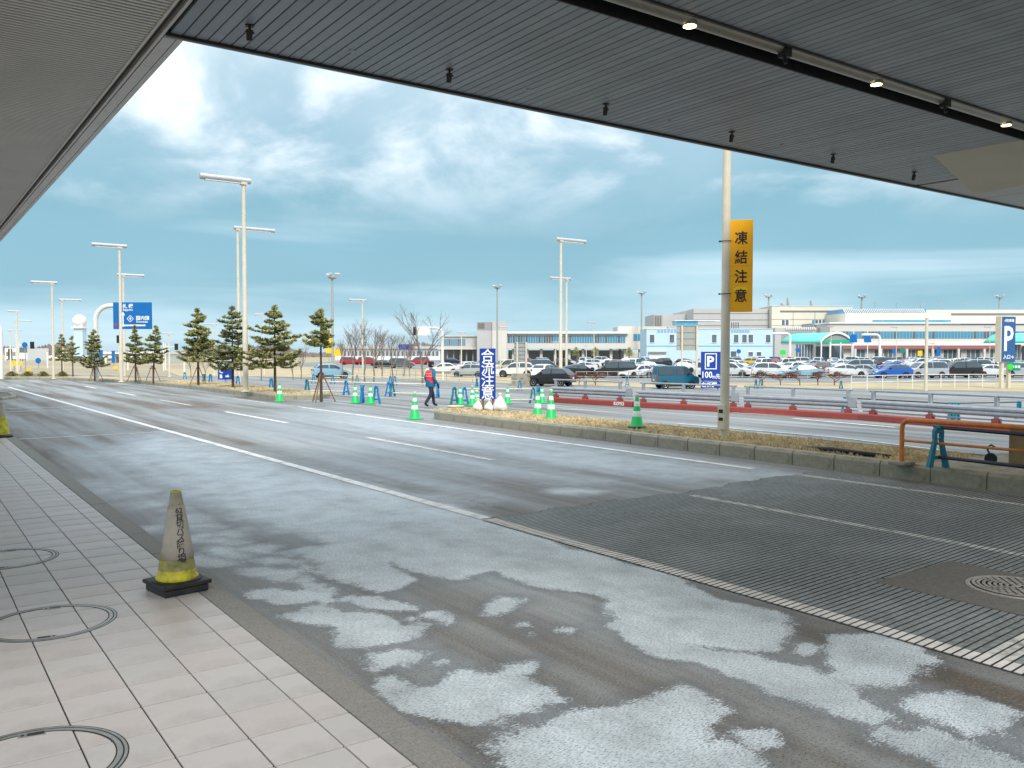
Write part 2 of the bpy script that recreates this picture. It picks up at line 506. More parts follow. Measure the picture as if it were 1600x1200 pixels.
def asphalt_material(name, with_attr):
    """Worn asphalt; thin pale frost lies where the 'frost' field says, broken up by the grain of the stones."""
    m = bpy.data.materials.new(name); m.use_nodes = True
    nt = m.node_tree; L = nt.links.new
    p = nt.nodes['Principled BSDF']
    geo = nd(nt, 'ShaderNodeNewGeometry')
    pos = geo.outputs['Position']
    grain = nd(nt, 'ShaderNodeTexNoise', i_Scale=55.0, i_Detail=4.0, i_Roughness=0.75); L(pos, grain.inputs['Vector'])
    vor = nd(nt, 'ShaderNodeTexVoronoi', i_Scale=70.0); L(pos, vor.inputs['Vector'])
    big = nd(nt, 'ShaderNodeTexNoise', i_Scale=0.55, i_Detail=6.0, i_Roughness=0.62); L(pos, big.inputs['Vector'])
    mp = nd(nt, 'ShaderNodeMapping'); mp.inputs['Scale'].default_value = (1.0, 0.06, 1.0); L(pos, mp.inputs[0])
    streak = nd(nt, 'ShaderNodeTexNoise', i_Scale=1.3, i_Detail=6.0, i_Roughness=0.6); L(mp.outputs[0], streak.inputs['Vector'])
    base = ramp(nt, [(0.32, lin(44, 38, 32)), (0.48, lin(90, 80, 69)), (0.68, lin(142, 132, 120))])
    L(grain.outputs[0], base.inputs[0])
    sil = ramp(nt, [(0.38, lin(80, 72, 60)), (0.62, lin(112, 108, 104))])
    L(big.outputs[0], sil.inputs[0])
    b1 = nd(nt, 'ShaderNodeMix', data_type='RGBA'); b1.inputs[0].default_value = 0.35
    L(base.outputs[0], b1.inputs[6]); L(sil.outputs[0], b1.inputs[7])
    # dark wheel and traffic streaks along the road
    sk = ramp(nt, [(0.36, 0.0), (0.62, 1.0)]); L(streak.outputs[0], sk.inputs[0])
    skm = nd(nt, 'ShaderNodeMath', operation='MULTIPLY'); L(sk.outputs[0], skm.inputs[0]); skm.inputs[1].default_value = 0.7
    b2 = nd(nt, 'ShaderNodeMix', data_type='RGBA'); L(skm.outputs[0], b2.inputs[0])
    L(b1.outputs[2], b2.inputs[6]); b2.inputs[7].default_value = (*lin(164, 174, 180), 1)
    pit = ramp(nt, [(0.10, 0.0), (0.32, 1.0)]); L(vor.outputs['Distance'], pit.inputs[0])
    spk = nd(nt, 'ShaderNodeTexNoise', i_Scale=75.0, i_Detail=2.0); L(pos, spk.inputs['Vector'])
    spr = ramp(nt, [(0.60, 0.0), (0.66, 0.8)]); L(spk.outputs[0], spr.inputs[0])
    b3 = nd(nt, 'ShaderNodeMix', data_type='RGBA'); L(spr.outputs[0], b3.inputs[0])
    L(b2.outputs[2], b3.inputs[6]); b3.inputs[7].default_value = (*lin(58, 50, 44), 1)
    last = b3.outputs[2]
    rough_in = None
    if with_attr:
        at_ = nd(nt, 'ShaderNodeAttribute', attribute_name='frost')
        edge = nd(nt, 'ShaderNodeTexNoise', i_Scale=4.0, i_Detail=8.0, i_Roughness=0.72); L(pos, edge.inputs['Vector'])
        mp2 = nd(nt, 'ShaderNodeMapping'); mp2.inputs['Rotation'].default_value = (0, 0, -0.35); mp2.inputs['Scale'].default_value = (1.0, 2.6, 1.0); L(pos, mp2.inputs[0])
        fine = nd(nt, 'ShaderNodeTexNoise', i_Scale=34.0, i_Detail=4.0, i_Roughness=0.75); L(mp2.outputs[0], fine.inputs['Vector'])
        a1 = nd(nt, 'ShaderNodeMath', operation='MULTIPLY_ADD'); L(edge.outputs[0], a1.inputs[0]); a1.inputs[1].default_value = 0.8; a1.inputs[2].default_value = -0.40
        a2 = nd(nt, 'ShaderNodeMath', operation='MULTIPLY_ADD'); L(fine.outputs[0], a2.inputs[0]); a2.inputs[1].default_value = 0.6; a2.inputs[2].default_value = -0.30
        s1 = nd(nt, 'ShaderNodeMath', operation='ADD'); L(at_.outputs['Fac'], s1.inputs[0]); L(a1.outputs[0], s1.inputs[1])
        s2 = nd(nt, 'ShaderNodeMath', operation='ADD'); L(s1.outputs[0], s2.inputs[0]); L(a2.outputs[0], s2.inputs[1])
        sfa = nd(nt, 'ShaderNodeAttribute', attribute_name='soft')
        wd = nd(nt, 'ShaderNodeMapRange'); L(sfa.outputs['Fac'], wd.inputs[0]); wd.inputs[3].default_value = 0.06; wd.inputs[4].default_value = 0.75
        lo_ = nd(nt, 'ShaderNodeMath', operation='SUBTRACT'); lo_.inputs[0].default_value = 0.5; L(wd.outputs[0], lo_.inputs[1])
        hi_ = nd(nt, 'ShaderNodeMath', operation='ADD'); hi_.inputs[0].default_value = 0.5; L(wd.outputs[0], hi_.inputs[1])
        fm = nd(nt, 'ShaderNodeMapRange', interpolation_type='SMOOTHSTEP'); L(s2.outputs[0], fm.inputs[0]); L(lo_.outputs[0], fm.inputs[1]); L(hi_.outputs[0], fm.inputs[2])
        # dark grains poking through the frost
        hole = nd(nt, 'ShaderNodeTexNoise', i_Scale=44.0, i_Detail=4.0, i_Roughness=0.7); L(mp2.outputs[0], hole.inputs['Vector'])
        hr = ramp(nt, [(0.37, 0.12), (0.50, 1.0)]); L(hole.outputs[0], hr.inputs[0])
        sof = nd(nt, 'ShaderNodeAttribute', attribute_name='cover')
        f2 = nd(nt, 'ShaderNodeMath', operation='MULTIPLY'); L(fm.outputs[0], f2.inputs[0]); L(hr.outputs[0], f2.inputs[1])
        thick = nd(nt, 'ShaderNodeTexNoise', i_Scale=2.2, i_Detail=7.0, i_Roughness=0.65); L(pos, thick.inputs['Vector'])
        thr = ramp(nt, [(0.34, 0.60), (0.58, 1.0)]); L(thick.outputs[0], thr.inputs[0])
        wear = ramp(nt, [(0.34, 0.80), (0.60, 1.0)]); L(streak.outputs[0], wear.inputs[0])
        tw = nd(nt, 'ShaderNodeMath', operation='MULTIPLY'); L(thr.outputs[0], tw.inputs[0]); L(wear.outputs[0], tw.inputs[1])
        f2b = nd(nt, 'ShaderNodeMath', operation='MULTIPLY'); L(f2.outputs[0], f2b.inputs[0]); L(tw.outputs[0], f2b.inputs[1])
        f3 = nd(nt, 'ShaderNodeMath', operation='MULTIPLY'); L(f2b.outputs[0], f3.inputs[0]); L(sof.outputs['Fac'], f3.inputs[1])
        fc = ramp(nt, [(0.3, lin(182, 198, 208)), (0.7, lin(230, 238, 244))]); L(fine.outputs[0], fc.inputs[0])
        dm = nd(nt, 'ShaderNodeMapRange', interpolation_type='SMOOTHSTEP'); L(s2.outputs[0], dm.inputs[0]); dm.inputs[1].default_value = 0.12; dm.inputs[2].default_value = 0.5
        dk = nd(nt, 'ShaderNodeMix', data_type='RGBA', blend_type='MULTIPLY'); L(dm.outputs[0], dk.inputs[0]); L(last, dk.inputs[6]); dk.inputs[7].default_value = (0.62, 0.62, 0.64, 1)
        mx = nd(nt, 'ShaderNodeMix', data_type='RGBA'); L(f3.outputs[0], mx.inputs[0]); L(dk.outputs[2], mx.inputs[6]); L(fc.outputs[0], mx.inputs[7])
        last = mx.outputs[2]
        frost_fac, damp_fac = f3, dm
    L(last, p.inputs['Base Color'])
    rr = nd(nt, 'ShaderNodeMapRange'); L(big.outputs[0], rr.inputs[0]); rr.inputs[1].default_value = 0.3; rr.inputs[2].default_value = 0.7
    rr.inputs[3].default_value = 0.52; rr.inputs[4].default_value = 0.80
    if with_attr:
        r1 = nd(nt, 'ShaderNodeMix', data_type='FLOAT'); L(damp_fac.outputs[0], r1.inputs[0]); L(rr.outputs[0], r1.inputs[2]); r1.inputs[3].default_value = 0.48
        r2 = nd(nt, 'ShaderNodeMix', data_type='FLOAT'); L(frost_fac.outputs[0], r2.inputs[0]); L(r1.outputs[0], r2.inputs[2]); r2.inputs[3].default_value = 0.55
        L(r2.outputs[0], p.inputs['Roughness'])
    else:
        L(rr.outputs[0], p.inputs['Roughness'])
    bp = nd(nt, 'ShaderNodeBump'); bp.inputs['Strength'].default_value = 0.35; bp.inputs['Distance'].default_value = 0.006
    L(pit.outputs[0], bp.inputs['Height'])
    nrm = bp
    if with_attr:
        b2_ = nd(nt, 'ShaderNodeBump'); b2_.inputs['Strength'].default_value = 0.22; b2_.inputs['Distance'].default_value = 0.008
        L(frost_fac.outputs[0], b2_.inputs['Height']); L(bp.outputs[0], b2_.inputs['Normal']); nrm = b2_
    L(nrm.outputs[0], p.inputs['Normal'])
    M[name] = m


asphalt_material('asphalt_frost', True)
asphalt_material('asphalt', False)


def ground_material():
    m = bpy.data.materials.new('ground_far'); m.use_nodes = True
    nt = m.node_tree; L = nt.links.new; p = nt.nodes['Principled BSDF']
    geo = nd(nt, 'ShaderNodeNewGeometry')
    n = nd(nt, 'ShaderNodeTexNoise', i_Scale=0.02, i_Detail=6.0); L(geo.outputs['Position'], n.inputs['Vector'])
    r = ramp(nt, [(0.35, lin(146, 136, 114)), (0.65, lin(170, 157, 130))]); L(n.outputs[0], r.inputs[0])
    L(r.outputs[0], p.inputs['Base Color']); p.inputs['Roughness'].default_value = 0.95
    M['ground_far'] = m


ground_material()


# ------------------------------------------------------------------ ground, roads, pavements
def sheet(name, pts, dz, material, kind='structure'):
    bm = bmesh.new()
    vs = [bm.verts.new((p[0], p[1], 0)) for p in pts]
    bm.faces.new(vs)
    for X in (13.0, 40.0):
        g = bm.verts[:] + bm.edges[:] + bm.faces[:]
        bmesh.ops.bisect_plane(bm, geom=g, plane_co=(X, 0, 0), plane_no=(1, 0, 0))
    for v in bm.verts:
        v.co.z = gz(v.co.x) + dz
    bmesh.ops.recalc_face_normals(bm, faces=bm.faces)
    for f in bm.faces:
        if f.normal.z < 0: f.normal_flip()
    me = bpy.data.meshes.new(name); bm.to_mesh(me); bm.free()
    me.materials.append(M[material])
    o = link(name, me)
    if kind: tag(o, kind=kind)
    return o


gnd = MB()
xs = [-900, 1.0, 13, 40, 2600]
for i in range(4):
    x0, x1 = xs[i], xs[i + 1]
    gnd.add([(x0, -900, gz(x0) - .03), (x1, -900, gz(x1) - .03), (x1, 3200, gz(x1) - .03), (x0, 3200, gz(x0) - .03)], [(0, 1, 2, 3)])
tag(gnd.build('ground', 'ground_far'), kind='structure')

gf = [atg(*p) for p in [(1600, 612), (1250, 606), (1000, 605), (760, 598), (600, 591), (400, 588), (280, 588)]]
gb = [atg(*p) for p in [(1600, 598), (1250, 598), (1000, 598), (760, 580), (600, 577), (400, 574), (250, 576)]]
# roads between the kerbs and the car park, one wide apron of asphalt
sheet('road', [(1.9, -14), (70, -14), (80, 20)] + [tuple(p)[:2] for p in gf] + [(13, 84), (4, 86), (-40, 84), (-40, 69.5), (1.9, 69.5)], -0.008, 'asphalt')
sheet('car_park_surface', [(95, 20)] + [tuple(p)[:2] for p in gb[:3]] + [(76, 112), (62, 190), (150, 300), (420, 160), (300, 0)], -0.012, 'asphalt')
sheet('grass_verge', [tuple(p)[:2] for p in gf] + [tuple(p)[:2] for p in gb[::-1]], 0.004, 'dry_grass')

# the near carriageway as a fine sheet that carries the frost field
POLYS = [
    ([(150, 705), (250, 676), (330, 698), (480, 738), (640, 775), (800, 815), (900, 856), (1000, 890), (1120, 930), (1220, 955), (1238, 985), (1180, 1008), (1100, 1004),
      (1000, 985), (960, 972), (905, 930), (830, 918), (760, 890), (690, 906), (640, 896), (612, 870), (632, 910), (600, 926), (545, 920), (500, 896), (482, 872), (520, 852), (470, 832),
      (420, 816), (330, 792), (290, 775), (230, 742), (160, 722)], 1.0),
    ([(1278, 1032), (1300, 994), (1380, 990), (1450, 1006), (1505, 1032), (1495, 1052), (1440, 1076), (1360, 1076), (1290, 1058)], 1.0),
    ([(1418, 1100), (1440, 1086), (1500, 1082), (1588, 1110), (1545, 1130), (1480, 1136)], 1.0),
    ([(948, 962), (1050, 988), (1150, 1012), (1250, 1042), (1350, 1078), (1408, 1116), (1390, 1132), (1320, 1110), (1230, 1084), (1130, 1050), (1030, 1014), (956, 982)], 0.85),
    ([(1368, 1132), (1450, 1134), (1600, 1180), (1700, 1230), (1500, 1215), (1400, 1172)], 0.8),
    ([(742, 1165), (800, 1140), (860, 1120), (880, 1098), (980, 1084), (1060, 1074), (1118, 1092), (1130, 1118), (1104, 1138), (1150, 1158), (1160, 1176), (1110, 1210), (1000, 1260), (760, 1215)], 1.0),
    ([(616, 1078), (660, 1070), (720, 1062), (740, 1038), (790, 1032), (842, 1046), (860, 1076), (840, 1102), (790, 1128), (730, 1132), (660, 1120), (628, 1098)], 1.0),
    ([(562, 1026), (610, 1014), (668, 1014), (662, 1030), (620, 1040), (590, 1048)], 0.9),
    ([(458, 964), (500, 953), (560, 958), (622, 996), (545, 1012), (490, 996)], 0.95),
    ([(600, 1052), (640, 1048), (690, 1066), (650, 1082), (618, 1074)], 0.8),
    ([(470, 640), (620, 655), (760, 680), (1000, 712), (1245, 742), (1190, 756), (1060, 748), (850, 724), (700, 697), (560, 672), (430, 648)], 0.72),
    ([(560, 690), (700, 706), (860, 738), (960, 752), (900, 756), (760, 738), (620, 708)], 0.6),
    ([(300, 640), (430, 656), (560, 682), (520, 684), (400, 664)], 0.5),
    ([(620, 772), (720, 770), (760, 782), (700, 792)], 0.7),
    ([(420, 700), (560, 724), (720, 762), (700, 770), (540, 736)], 0.55),
]
for (ex, ey, rx, ry) in [(770, 948, 30, 11), (606, 944, 32, 11), (665, 957, 19, 7), (826, 974, 9, 4), (893, 981, 9, 4), (695, 1027, 10, 4), (440, 934, 52, 15), (486, 928, 30, 10), (346, 878, 44, 10),
                         (1182, 1146, 40, 13), (1120, 1110, 34, 14), (380, 862, 40, 7), (322, 850, 28, 5), (300, 812, 34, 5), (360, 836, 30, 6), (420, 852, 26, 6), (800, 1028, 22, 7), (640, 1035, 12, 5), (1340, 960, 30, 6), (468, 780, 60, 8), (240, 790, 26, 4), (210, 768, 26, 4), (250, 830, 20, 4),
                         (835, 988, 6, 3), (1425, 870, 0.1, 0.1), (560, 936, 16, 4), (1250, 1010, 30, 8), (900, 770, 40, 5), (1055, 1100, 20, 6), (410, 898, 40, 9), (450, 876, 26, 6)]:
    POLYS.append(([(ex + rx * math.cos(a), ey + ry * math.sin(a)) for a in [2 * math.pi * k / 12 for k in range(12)]], 0.95))

_rf = random.Random(17)
WPATCH = []
for _k in range(60):
    q = _rf.uniform(0, 1)
    Yk = 5.2 + 8.5 * q ** 1.3; Xk = _rf.uniform(2.15, 3.4 + .5 * q)
    rx_, ry_ = _rf.uniform(.03, .16), _rf.uniform(.04, .2)
    WPATCH.append((Xk, Yk, rx_, ry_))


def frost_field(X, Y):
    field = np.full(X.shape, -9.0); 
    wob = 0.0
    rs = np.random.RandomState(3)
    Xw, Yw = X.copy(), Y.copy()
    for k in range(9):
        fx, fy = rs.uniform(-3.2, 3.2, 2) * (1 + k * 0.35); ph = rs.uniform(0, 6.28); am = 0.05 / (1 + k * 0.25)
        Xw = Xw + am * np.sin(fx * X + fy * Y + ph); Yw = Yw + am * 1.4 * np.cos(fy * X - fx * Y + ph * 1.7)
    cover = np.zeros(X.shape)
    flakes = [([(cx_ + rx_ * math.cos(a), cy_ + ry_ * math.sin(a)) for a in [2 * math.pi * k / 10 for k in range(10)]], .9) for cx_, cy_, rx_, ry_ in WPATCH]
    for poly, w in [([tuple(at(px, py))[:2] for px, py in pl_], w_) for pl_, w_ in POLYS] + flakes:
        P = np.array(poly)
        mn, mx = P.min(0) - 0.8, P.max(0) + 0.8
        sel = (Xw > mn[0]) & (Xw < mx[0]) & (Yw > mn[1]) & (Yw < mx[1])
        if not sel.any(): continue
        x, y = Xw[sel], Yw[sel]
        d = np.full(x.shape, 9.0); inside = np.zeros(x.shape, bool)
        for i in range(len(P)):
            a, b = P[i], P[(i + 1) % len(P)]
            e = b - a; ll = max((e ** 2).sum(), 1e-9)
            t = np.clip(((x - a[0]) * e[0] + (y - a[1]) * e[1]) / ll, 0, 1)
            d = np.minimum(d, np.hypot(x - a[0] - t * e[0], y - a[1] - t * e[1]))
            c = ((a[1] > y) != (b[1] > y)) & (x < (b[0] - a[0]) * (y - a[1]) / (b[1] - a[1] + 1e-12) + a[0])
            inside ^= c
        s = np.where(inside, d, -d)
        scale = (0.26 if w > 0.75 else 0.8) * (1 + np.clip((y - 7) / 8, 0, 2.2))
        f = np.clip(0.5 + s / scale * 0.5, -9, 1.35) * 1.0
        cur = field[sel]; better = f > cur
        field[sel] = np.maximum(cur, f)
        cv = cover[sel]; cv = np.where(better, w, cv); cover[sel] = cv
    return np.clip(field, -.3, 1.35), np.where(field > -.3, cover, 0.0)


def frost_sheet():
    xs = np.arange(1.95, 12.36, 0.05)
    ys = [-3.0]
    while ys[-1] < 69.4:
        ys.append(ys[-1] + max(0.05, 0.006 * ys[-1]))
    ys = np.array(ys)
    X, Y = np.meshgrid(xs, ys)
    nx, ny = len(xs), len(ys)
    fr, cv = frost_field(X.astype(float), Y.astype(float))
    sf = np.clip((Y - 6.5) / 7.0, 0, 1)
    co = np.stack([X, Y, np.zeros_like(X)], -1).reshape(-1, 3)
    idx = np.arange(nx * ny).reshape(ny, nx)
    q = np.stack([idx[:-1, :-1], idx[:-1, 1:], idx[1:, 1:], idx[1:, :-1]], -1).reshape(-1, 4)
    me = bpy.data.meshes.new('carriageway')
    me.vertices.add(len(co)); me.vertices.foreach_set('co', co.astype('f').ravel())
    me.loops.add(q.size); me.loops.foreach_set('vertex_index', q.astype('i').ravel())
    me.polygons.add(len(q)); me.polygons.foreach_set('loop_start', (np.arange(len(q)) * 4).astype('i'))
    me.update(calc_edges=True)
    for nm, arr in (('frost', fr), ('cover', cv), ('soft', sf)):
        a = me.attributes.new(nm, 'FLOAT', 'POINT'); a.data.foreach_set('value', arr.astype('f').ravel())
    me.materials.append(M['asphalt_frost'])
    tag(link('carriageway', me), kind='structure')


frost_sheet()


# grooved anti-slip pavement under the canopy: ridges and cut grooves are real
def grooved():
    mb = MB()
    cols = [5.345, 5.36, 5.52, 6.55, 8.49, 8.62, 11.30, 11.43, 12.0]
    per, gw, k = 0.06, 0.014, 0.075
    n = int(10.4 / per)
    def paint(x, y):
        if 5.36 < x < 5.52: return 2
        if 8.49 < x < 8.62 and y < 7.9: return 3
        if 11.30 < x < 11.43: return 3
        if 5.52 < x < 6.55 and 2.46 < y < 2.68: return 3
        return 0
    for i in range(n):
        y0 = -1.6 + i * per
        for j in range(len(cols) - 1):
            a, b = cols[j], cols[j + 1]
            nn = max(1, round((b - a) / .16)); segs = [(a + (b - a) * t / nn, a + (b - a) * (t + 1) / nn) for t in range(nn)]
            for (xa, xb) in segs:
                xm = (xa + xb) / 2
                lim = 8.0 + 0.12 * math.sin(xm * 1.3) + .25 * min(1, max(0, (xm - 6) / 1.5)) + .05 * math.sin(xm * 7.1)
                yb = y0 + k * (xm - 5.3)
                if yb > lim: continue
                if 6.6 < xm < 7.72 and 2.82 < yb < 4.02: continue
                wob = 0.004 * math.sin(i * 12.7 + xm * 3)
                ya, yb2 = y0 + k * (xa - 5.3) + wob, y0 + k * (xb - 5.3) + wob
                zt = 0.0075
                g = per - gw
                mb.add([(xa, ya, zt), (xb, yb2, zt), (xb, yb2 + g, zt), (xa, ya + g, zt), (xa, ya + g, 0.002), (xb, yb2 + g, 0.002), (xb, yb2 + per, 0.002), (xa, ya + per, 0.002),
                        (xa, ya + per, zt), (xb, yb2 + per, zt)],
                       [(0, 1, 2, 3)], paint(xm, (ya + yb2) / 2))
                fade = (lim - yb) / 1.5 + .12 * math.sin(i * 5.3 + xm * 2.1)
                mb.add([(xa, ya + g, zt), (xb, yb2 + g, zt), (xb, yb2 + g, 0.002), (xa, ya + g, 0.002), (xa, ya + per, 0.002), (xb, yb2 + per, 0.002), (xb, yb2 + per, zt), (xa, ya + per, zt)],
                       [(0, 1, 2, 3), (3, 2, 5, 4), (4, 5, 6, 7)], 1 if fade > .8 else 4 if fade > .35 else 5)  # pit colour gets lighter in steps towards the far boundary
    tag(mb.build('grooved_pavement', ['groove_ridge', 'groove_pit', 'paint_groove', 'paint_worn', 'groove_pit_fade_mid', 'groove_pit_fade_pale'], fix=False), kind='structure')
    pm = MB()
    pm.add([(6.56, 2.80, 0.009), (7.74, 2.86, 0.009), (7.76, 4.06, 0.009), (6.54, 4.04, 0.009)], [(0, 1, 2, 3)])
    tag(pm.build('asphalt_patch', 'asphalt_patch', fix=False), kind='structure')


grooved()

# painted lines
def line_strip(x0, x1, y0, y1, material='paint_white', dz=0.005, xe=None):
    mb = MB(); n = max(1, int((y1 - y0) / 1.0))
    for i in range(n):
        a, b = y0 + (y1 - y0) * i / n, y0 + (y1 - y0) * (i + 1) / n
        def sh(y): return 0.0 if xe is None else (xe - x0) * max(0, (y - 8) / (y1 - 8)) ** 1.0
        mb.add([(x0 + sh(a), a, gz(x0) + dz), (x1 + sh(a), a, gz(x1) + dz), (x1 + sh(b), b, gz(x1) + dz), (x0 + sh(b), b, gz(x0) + dz)], [(0, 1, 2, 3)])
    tag(mb.build('road_marking', material, fix=False), kind='structure')


line_strip(5.36, 5.52, 8.2, 55, xe=4.78)
for y0, y1 in [(12.6, 17.6), (22.5, 28), (32, 36.5), (41, 45), (50.3, 53.6)]:
    line_strip(8.44, 8.58, y0, y1, 'paint_worn' if y0 in (12.6, 32) else 'paint_white')
line_strip(11.28, 11.42, 9.2, 29, 'paint_white', xe=11.3)
line_strip(11.2, 11.32, 32, 36, 'paint_worn')
for y in (33.6, 31.9, 21.6):
    mb = MB(); mb.add([(2.1, y, .005), (5.0, y, .005), (5.0, y + .14, .005), (2.1, y + .14, .005)], [(0, 1, 2, 3)])
    tag(mb.build('road_marking', 'paint_worn', fix=False), kind='structure')


def px_strip(pts, w, material='paint_white', dz=0.004):
    P = [atg(*p) for p in pts]
    mb = MB()
    for a, b in zip(P[:-1], P[1:]):
        t = (b - a); s = Vector((-t.y, t.x, 0)).normalized() * w / 2
        q = [a + s, a - s, b - s, b + s]
        mb.add([(v.x, v.y, gz(v.x) + dz) for v in q], [(0, 1, 2, 3)])
    o = mb.build('road_marking', material, fix=True); tag(o, kind='structure')


px_strip([(1060, 662), (1313, 684), (1470, 703)], 0.16)
px_strip([(1180, 676), (1313, 690)], 0.3)
px_strip([(1145, 645), (1240, 650), (1310, 653)], 0.3)
px_strip([(1240, 654), (1400, 668)], 0.28)
px_strip([(1340, 700), (1600, 722)], 0.16)
px_strip([(270, 590), (330, 591), (420, 594)], 0.2, 'paint_worn')
px_strip([(330, 604), (420, 607), (540, 611), (640, 617)], 0.18, 'paint_worn')
px_strip([(430, 611), (540, 618), (640, 624), (700, 625), (840, 625)], 0.15)
px_strip([(880, 640), (930, 642)], 0.25, 'paint_worn')
px_strip([(235, 590), (265, 590)], 0.2)


# pavement of square tiles beside the road
def pavement():
    S = 0.15
    base = MB().box(-9, 1.755, -8, 60, -0.1, S - 0.012)
    root = base.build('pavement', 'grout'); tag(root, kind='structure')
    xs = [-0.02 - 0.32 * k for k in range(6, 0, -1)] + [-0.02, 0.30, 0.62, 0.94, 1.26, 1.58, 1.752]
    p = 0.325
    mesh = {}
    big = MB()
    for r in range(-20, 140):
        y = 4.49 + r * p
        for c in range(len(xs) - 1):
            x0, x1 = xs[c], xs[c + 1]
            g = 0.004
            cxm, cym = (x0 + x1) / 2, y + p / 2
            # inside the frame of the photograph?
            rr = cxm * CYW - cym * SYW; ff = cxm * SYW + cym * CYW
            vis = ff > 1.5 and rr / ff > -0.63 and ff < 17 and y < 22 and y > 2.6
            gy = 0.014 if r in (0,) else 0.0095
            if vis:
                w = round(x1 - x0, 3)
                key = (w, (r * 7 + c * 3 + (r * c) % 5) % 3, gy)
                if key not in mesh:
                    m = MB().box(g - w / 2, w / 2 - g, gy - p / 2, p / 2 - g, -0.012, 0)
                    mesh[key] = m.mesh('tile', ['tile', 'tile_pink', 'tile_grey'][key[1]], bevel=0.0015)
                link('tile', mesh[key], root, (cxm, cym, S + R.uniform(-0.0008, 0.0008)))
            elif r > -8 and r < 110:
                big.box(x0 + g, x1 - g, y + g, y + p - g, S - 0.012, S)
    o = big.build('tile_field', 'tile', root, fix=False); tag(o, kind='stuff')
    # granite kerb, stone by stone
    kb = MB().prism([(1.757, S - 0.16), (1.955, S - 0.16), (1.955, S - 0.02), (1.94, S - 0.004), (1.757, S)], -0.497, 0.497, 'y').mesh('kerb_stone', 'granite', bevel=0.003)
    kr = MB().box(1.77, 1.945, -8, 60, -0.1, S - 0.02).build('kerb', 'joint_dark'); tag(kr, kind='structure')
    for i in range(44):
        link('kerb_stone', kb, kr, (0, -0.6 + i * 1.0, R.uniform(-0.002, 0.002)))
    # steel-rimmed round access covers, paved like the walk
    for (cx, cy, lab) in [(0.40, 4.12, 'round steel-rimmed floor cover at the lower left corner, nearest the camera'),
                          (0.76, 6.27, 'round steel-rimmed floor cover left of the dirty cone, middle of the three'),
                          (0.70, 8.42, 'round steel-rimmed floor cover farthest up the tiled walk at the left edge')]:
        t = thing('floor_cover', lab, 'cover', (cx, cy, S), group='round floor covers in the tiled walk')
        r0 = 0.38
        def ring(ri, ro, z, m, nm):
            n = 64; b = MB(); vs = []
            for k in range(n):
                a = 2 * math.pi * k / n; ca, sa = math.cos(a), math.sin(a)
                vs += [(ri * ca, ri * sa, -0.003), (ri * ca, ri * sa, z), (ro * ca, ro * sa, z), (ro * ca, ro * sa, -0.003)]
            fs = []
            for k in range(n):
                q = (k + 1) % n
                for j in range(3):
                    fs.append((k * 4 + j, q * 4 + j, q * 4 + j + 1, k * 4 + j + 1))
            b.add(vs, fs); b.build(nm, m, t)
        ring(r0 - 0.034, r0 - 0.028, 0.0018, 'joint_dark', 'seal')
        ring(r0 - 0.026, r0 - 0.006, 0.0024, 'ring_metal', 'inner_ring')
        ring(r0 - 0.005, r0 + 0.001, 0.0018, 'joint_dark', 'seal')
        ring(r0 + 0.002, r0 + 0.014, 0.0024, 'ring_metal', 'outer_ring')
        ring(r0 + 0.015, r0 + 0.020, 0.0016, 'joint_dark', 'seal')
        for a in (math.radians(80), math.radians(170), math.radians(260)):
            b = MB().box(-0.055, 0.055, -0.022, 0.022, -0.002, 0.004).build('lifting_socket', 'ring_metal', t)
            rr = r0 - 0.045
            b.location = (rr * math.cos(a), rr * math.sin(a), 0); b.rotation_euler = (0, 0, a + math.pi / 2)
            MB().box(-0.05, 0.02, -0.015, 0.015, 0, 0.0048).build('slot', 'dark_metal', b)
            MB().lathe([(0.008, 0), (0.008, 0.0052)], 8, (0.038, 0, 0)).build('bolt', 'black', b)


pavement()


# cast manhole in the roadway
def road_manhole():
    t = thing('manhole_cover', 'round cast iron manhole cover in the square asphalt patch at right', 'manhole', (7.3, 3.28, 0.009))
    MB().lathe([(0.33, -0.004), (0.33, 0.006), (0.36, 0.006), (0.365, -0.004)], 48).build('base_ring', 'manhole_iron', t)
    d = MB().lathe([(0.318, -0.004), (0.318, 0.0085), (0.001, 0.0085)], 48).build('lid', 'dark_metal', t)
    rd = MB()
    for ri in (0.07, 0.11, 0.15, 0.19, 0.23, 0.27):
        n = max(8, int(ri * 110)); n -= n % 2
        for k in range(n):
            a0 = 2 * math.pi * (k + 0.12 + 0.5 * (int(ri * 25) % 2)) / n; a1 = a0 + 2 * math.pi * 0.72 / n
            pts = [(ri - .012, a0), (ri + .012, a0), (ri + .012, a1), (ri - .012, a1)]
            rd.prism([(r * math.cos(a), r * math.sin(a)) for r, a in pts], 0.0085, 0.014)
    n = 64
    rd.lathe([(0.292, 0.0085), (0.292, 0.014), (0.316, 0.014), (0.316, 0.0085)], 48)
    rd.box(-0.04, 0.04, -0.025, 0.025, 0.0085, 0.013)
    rd.build('tread_pattern', 'manhole_iron', d)


road_manhole()


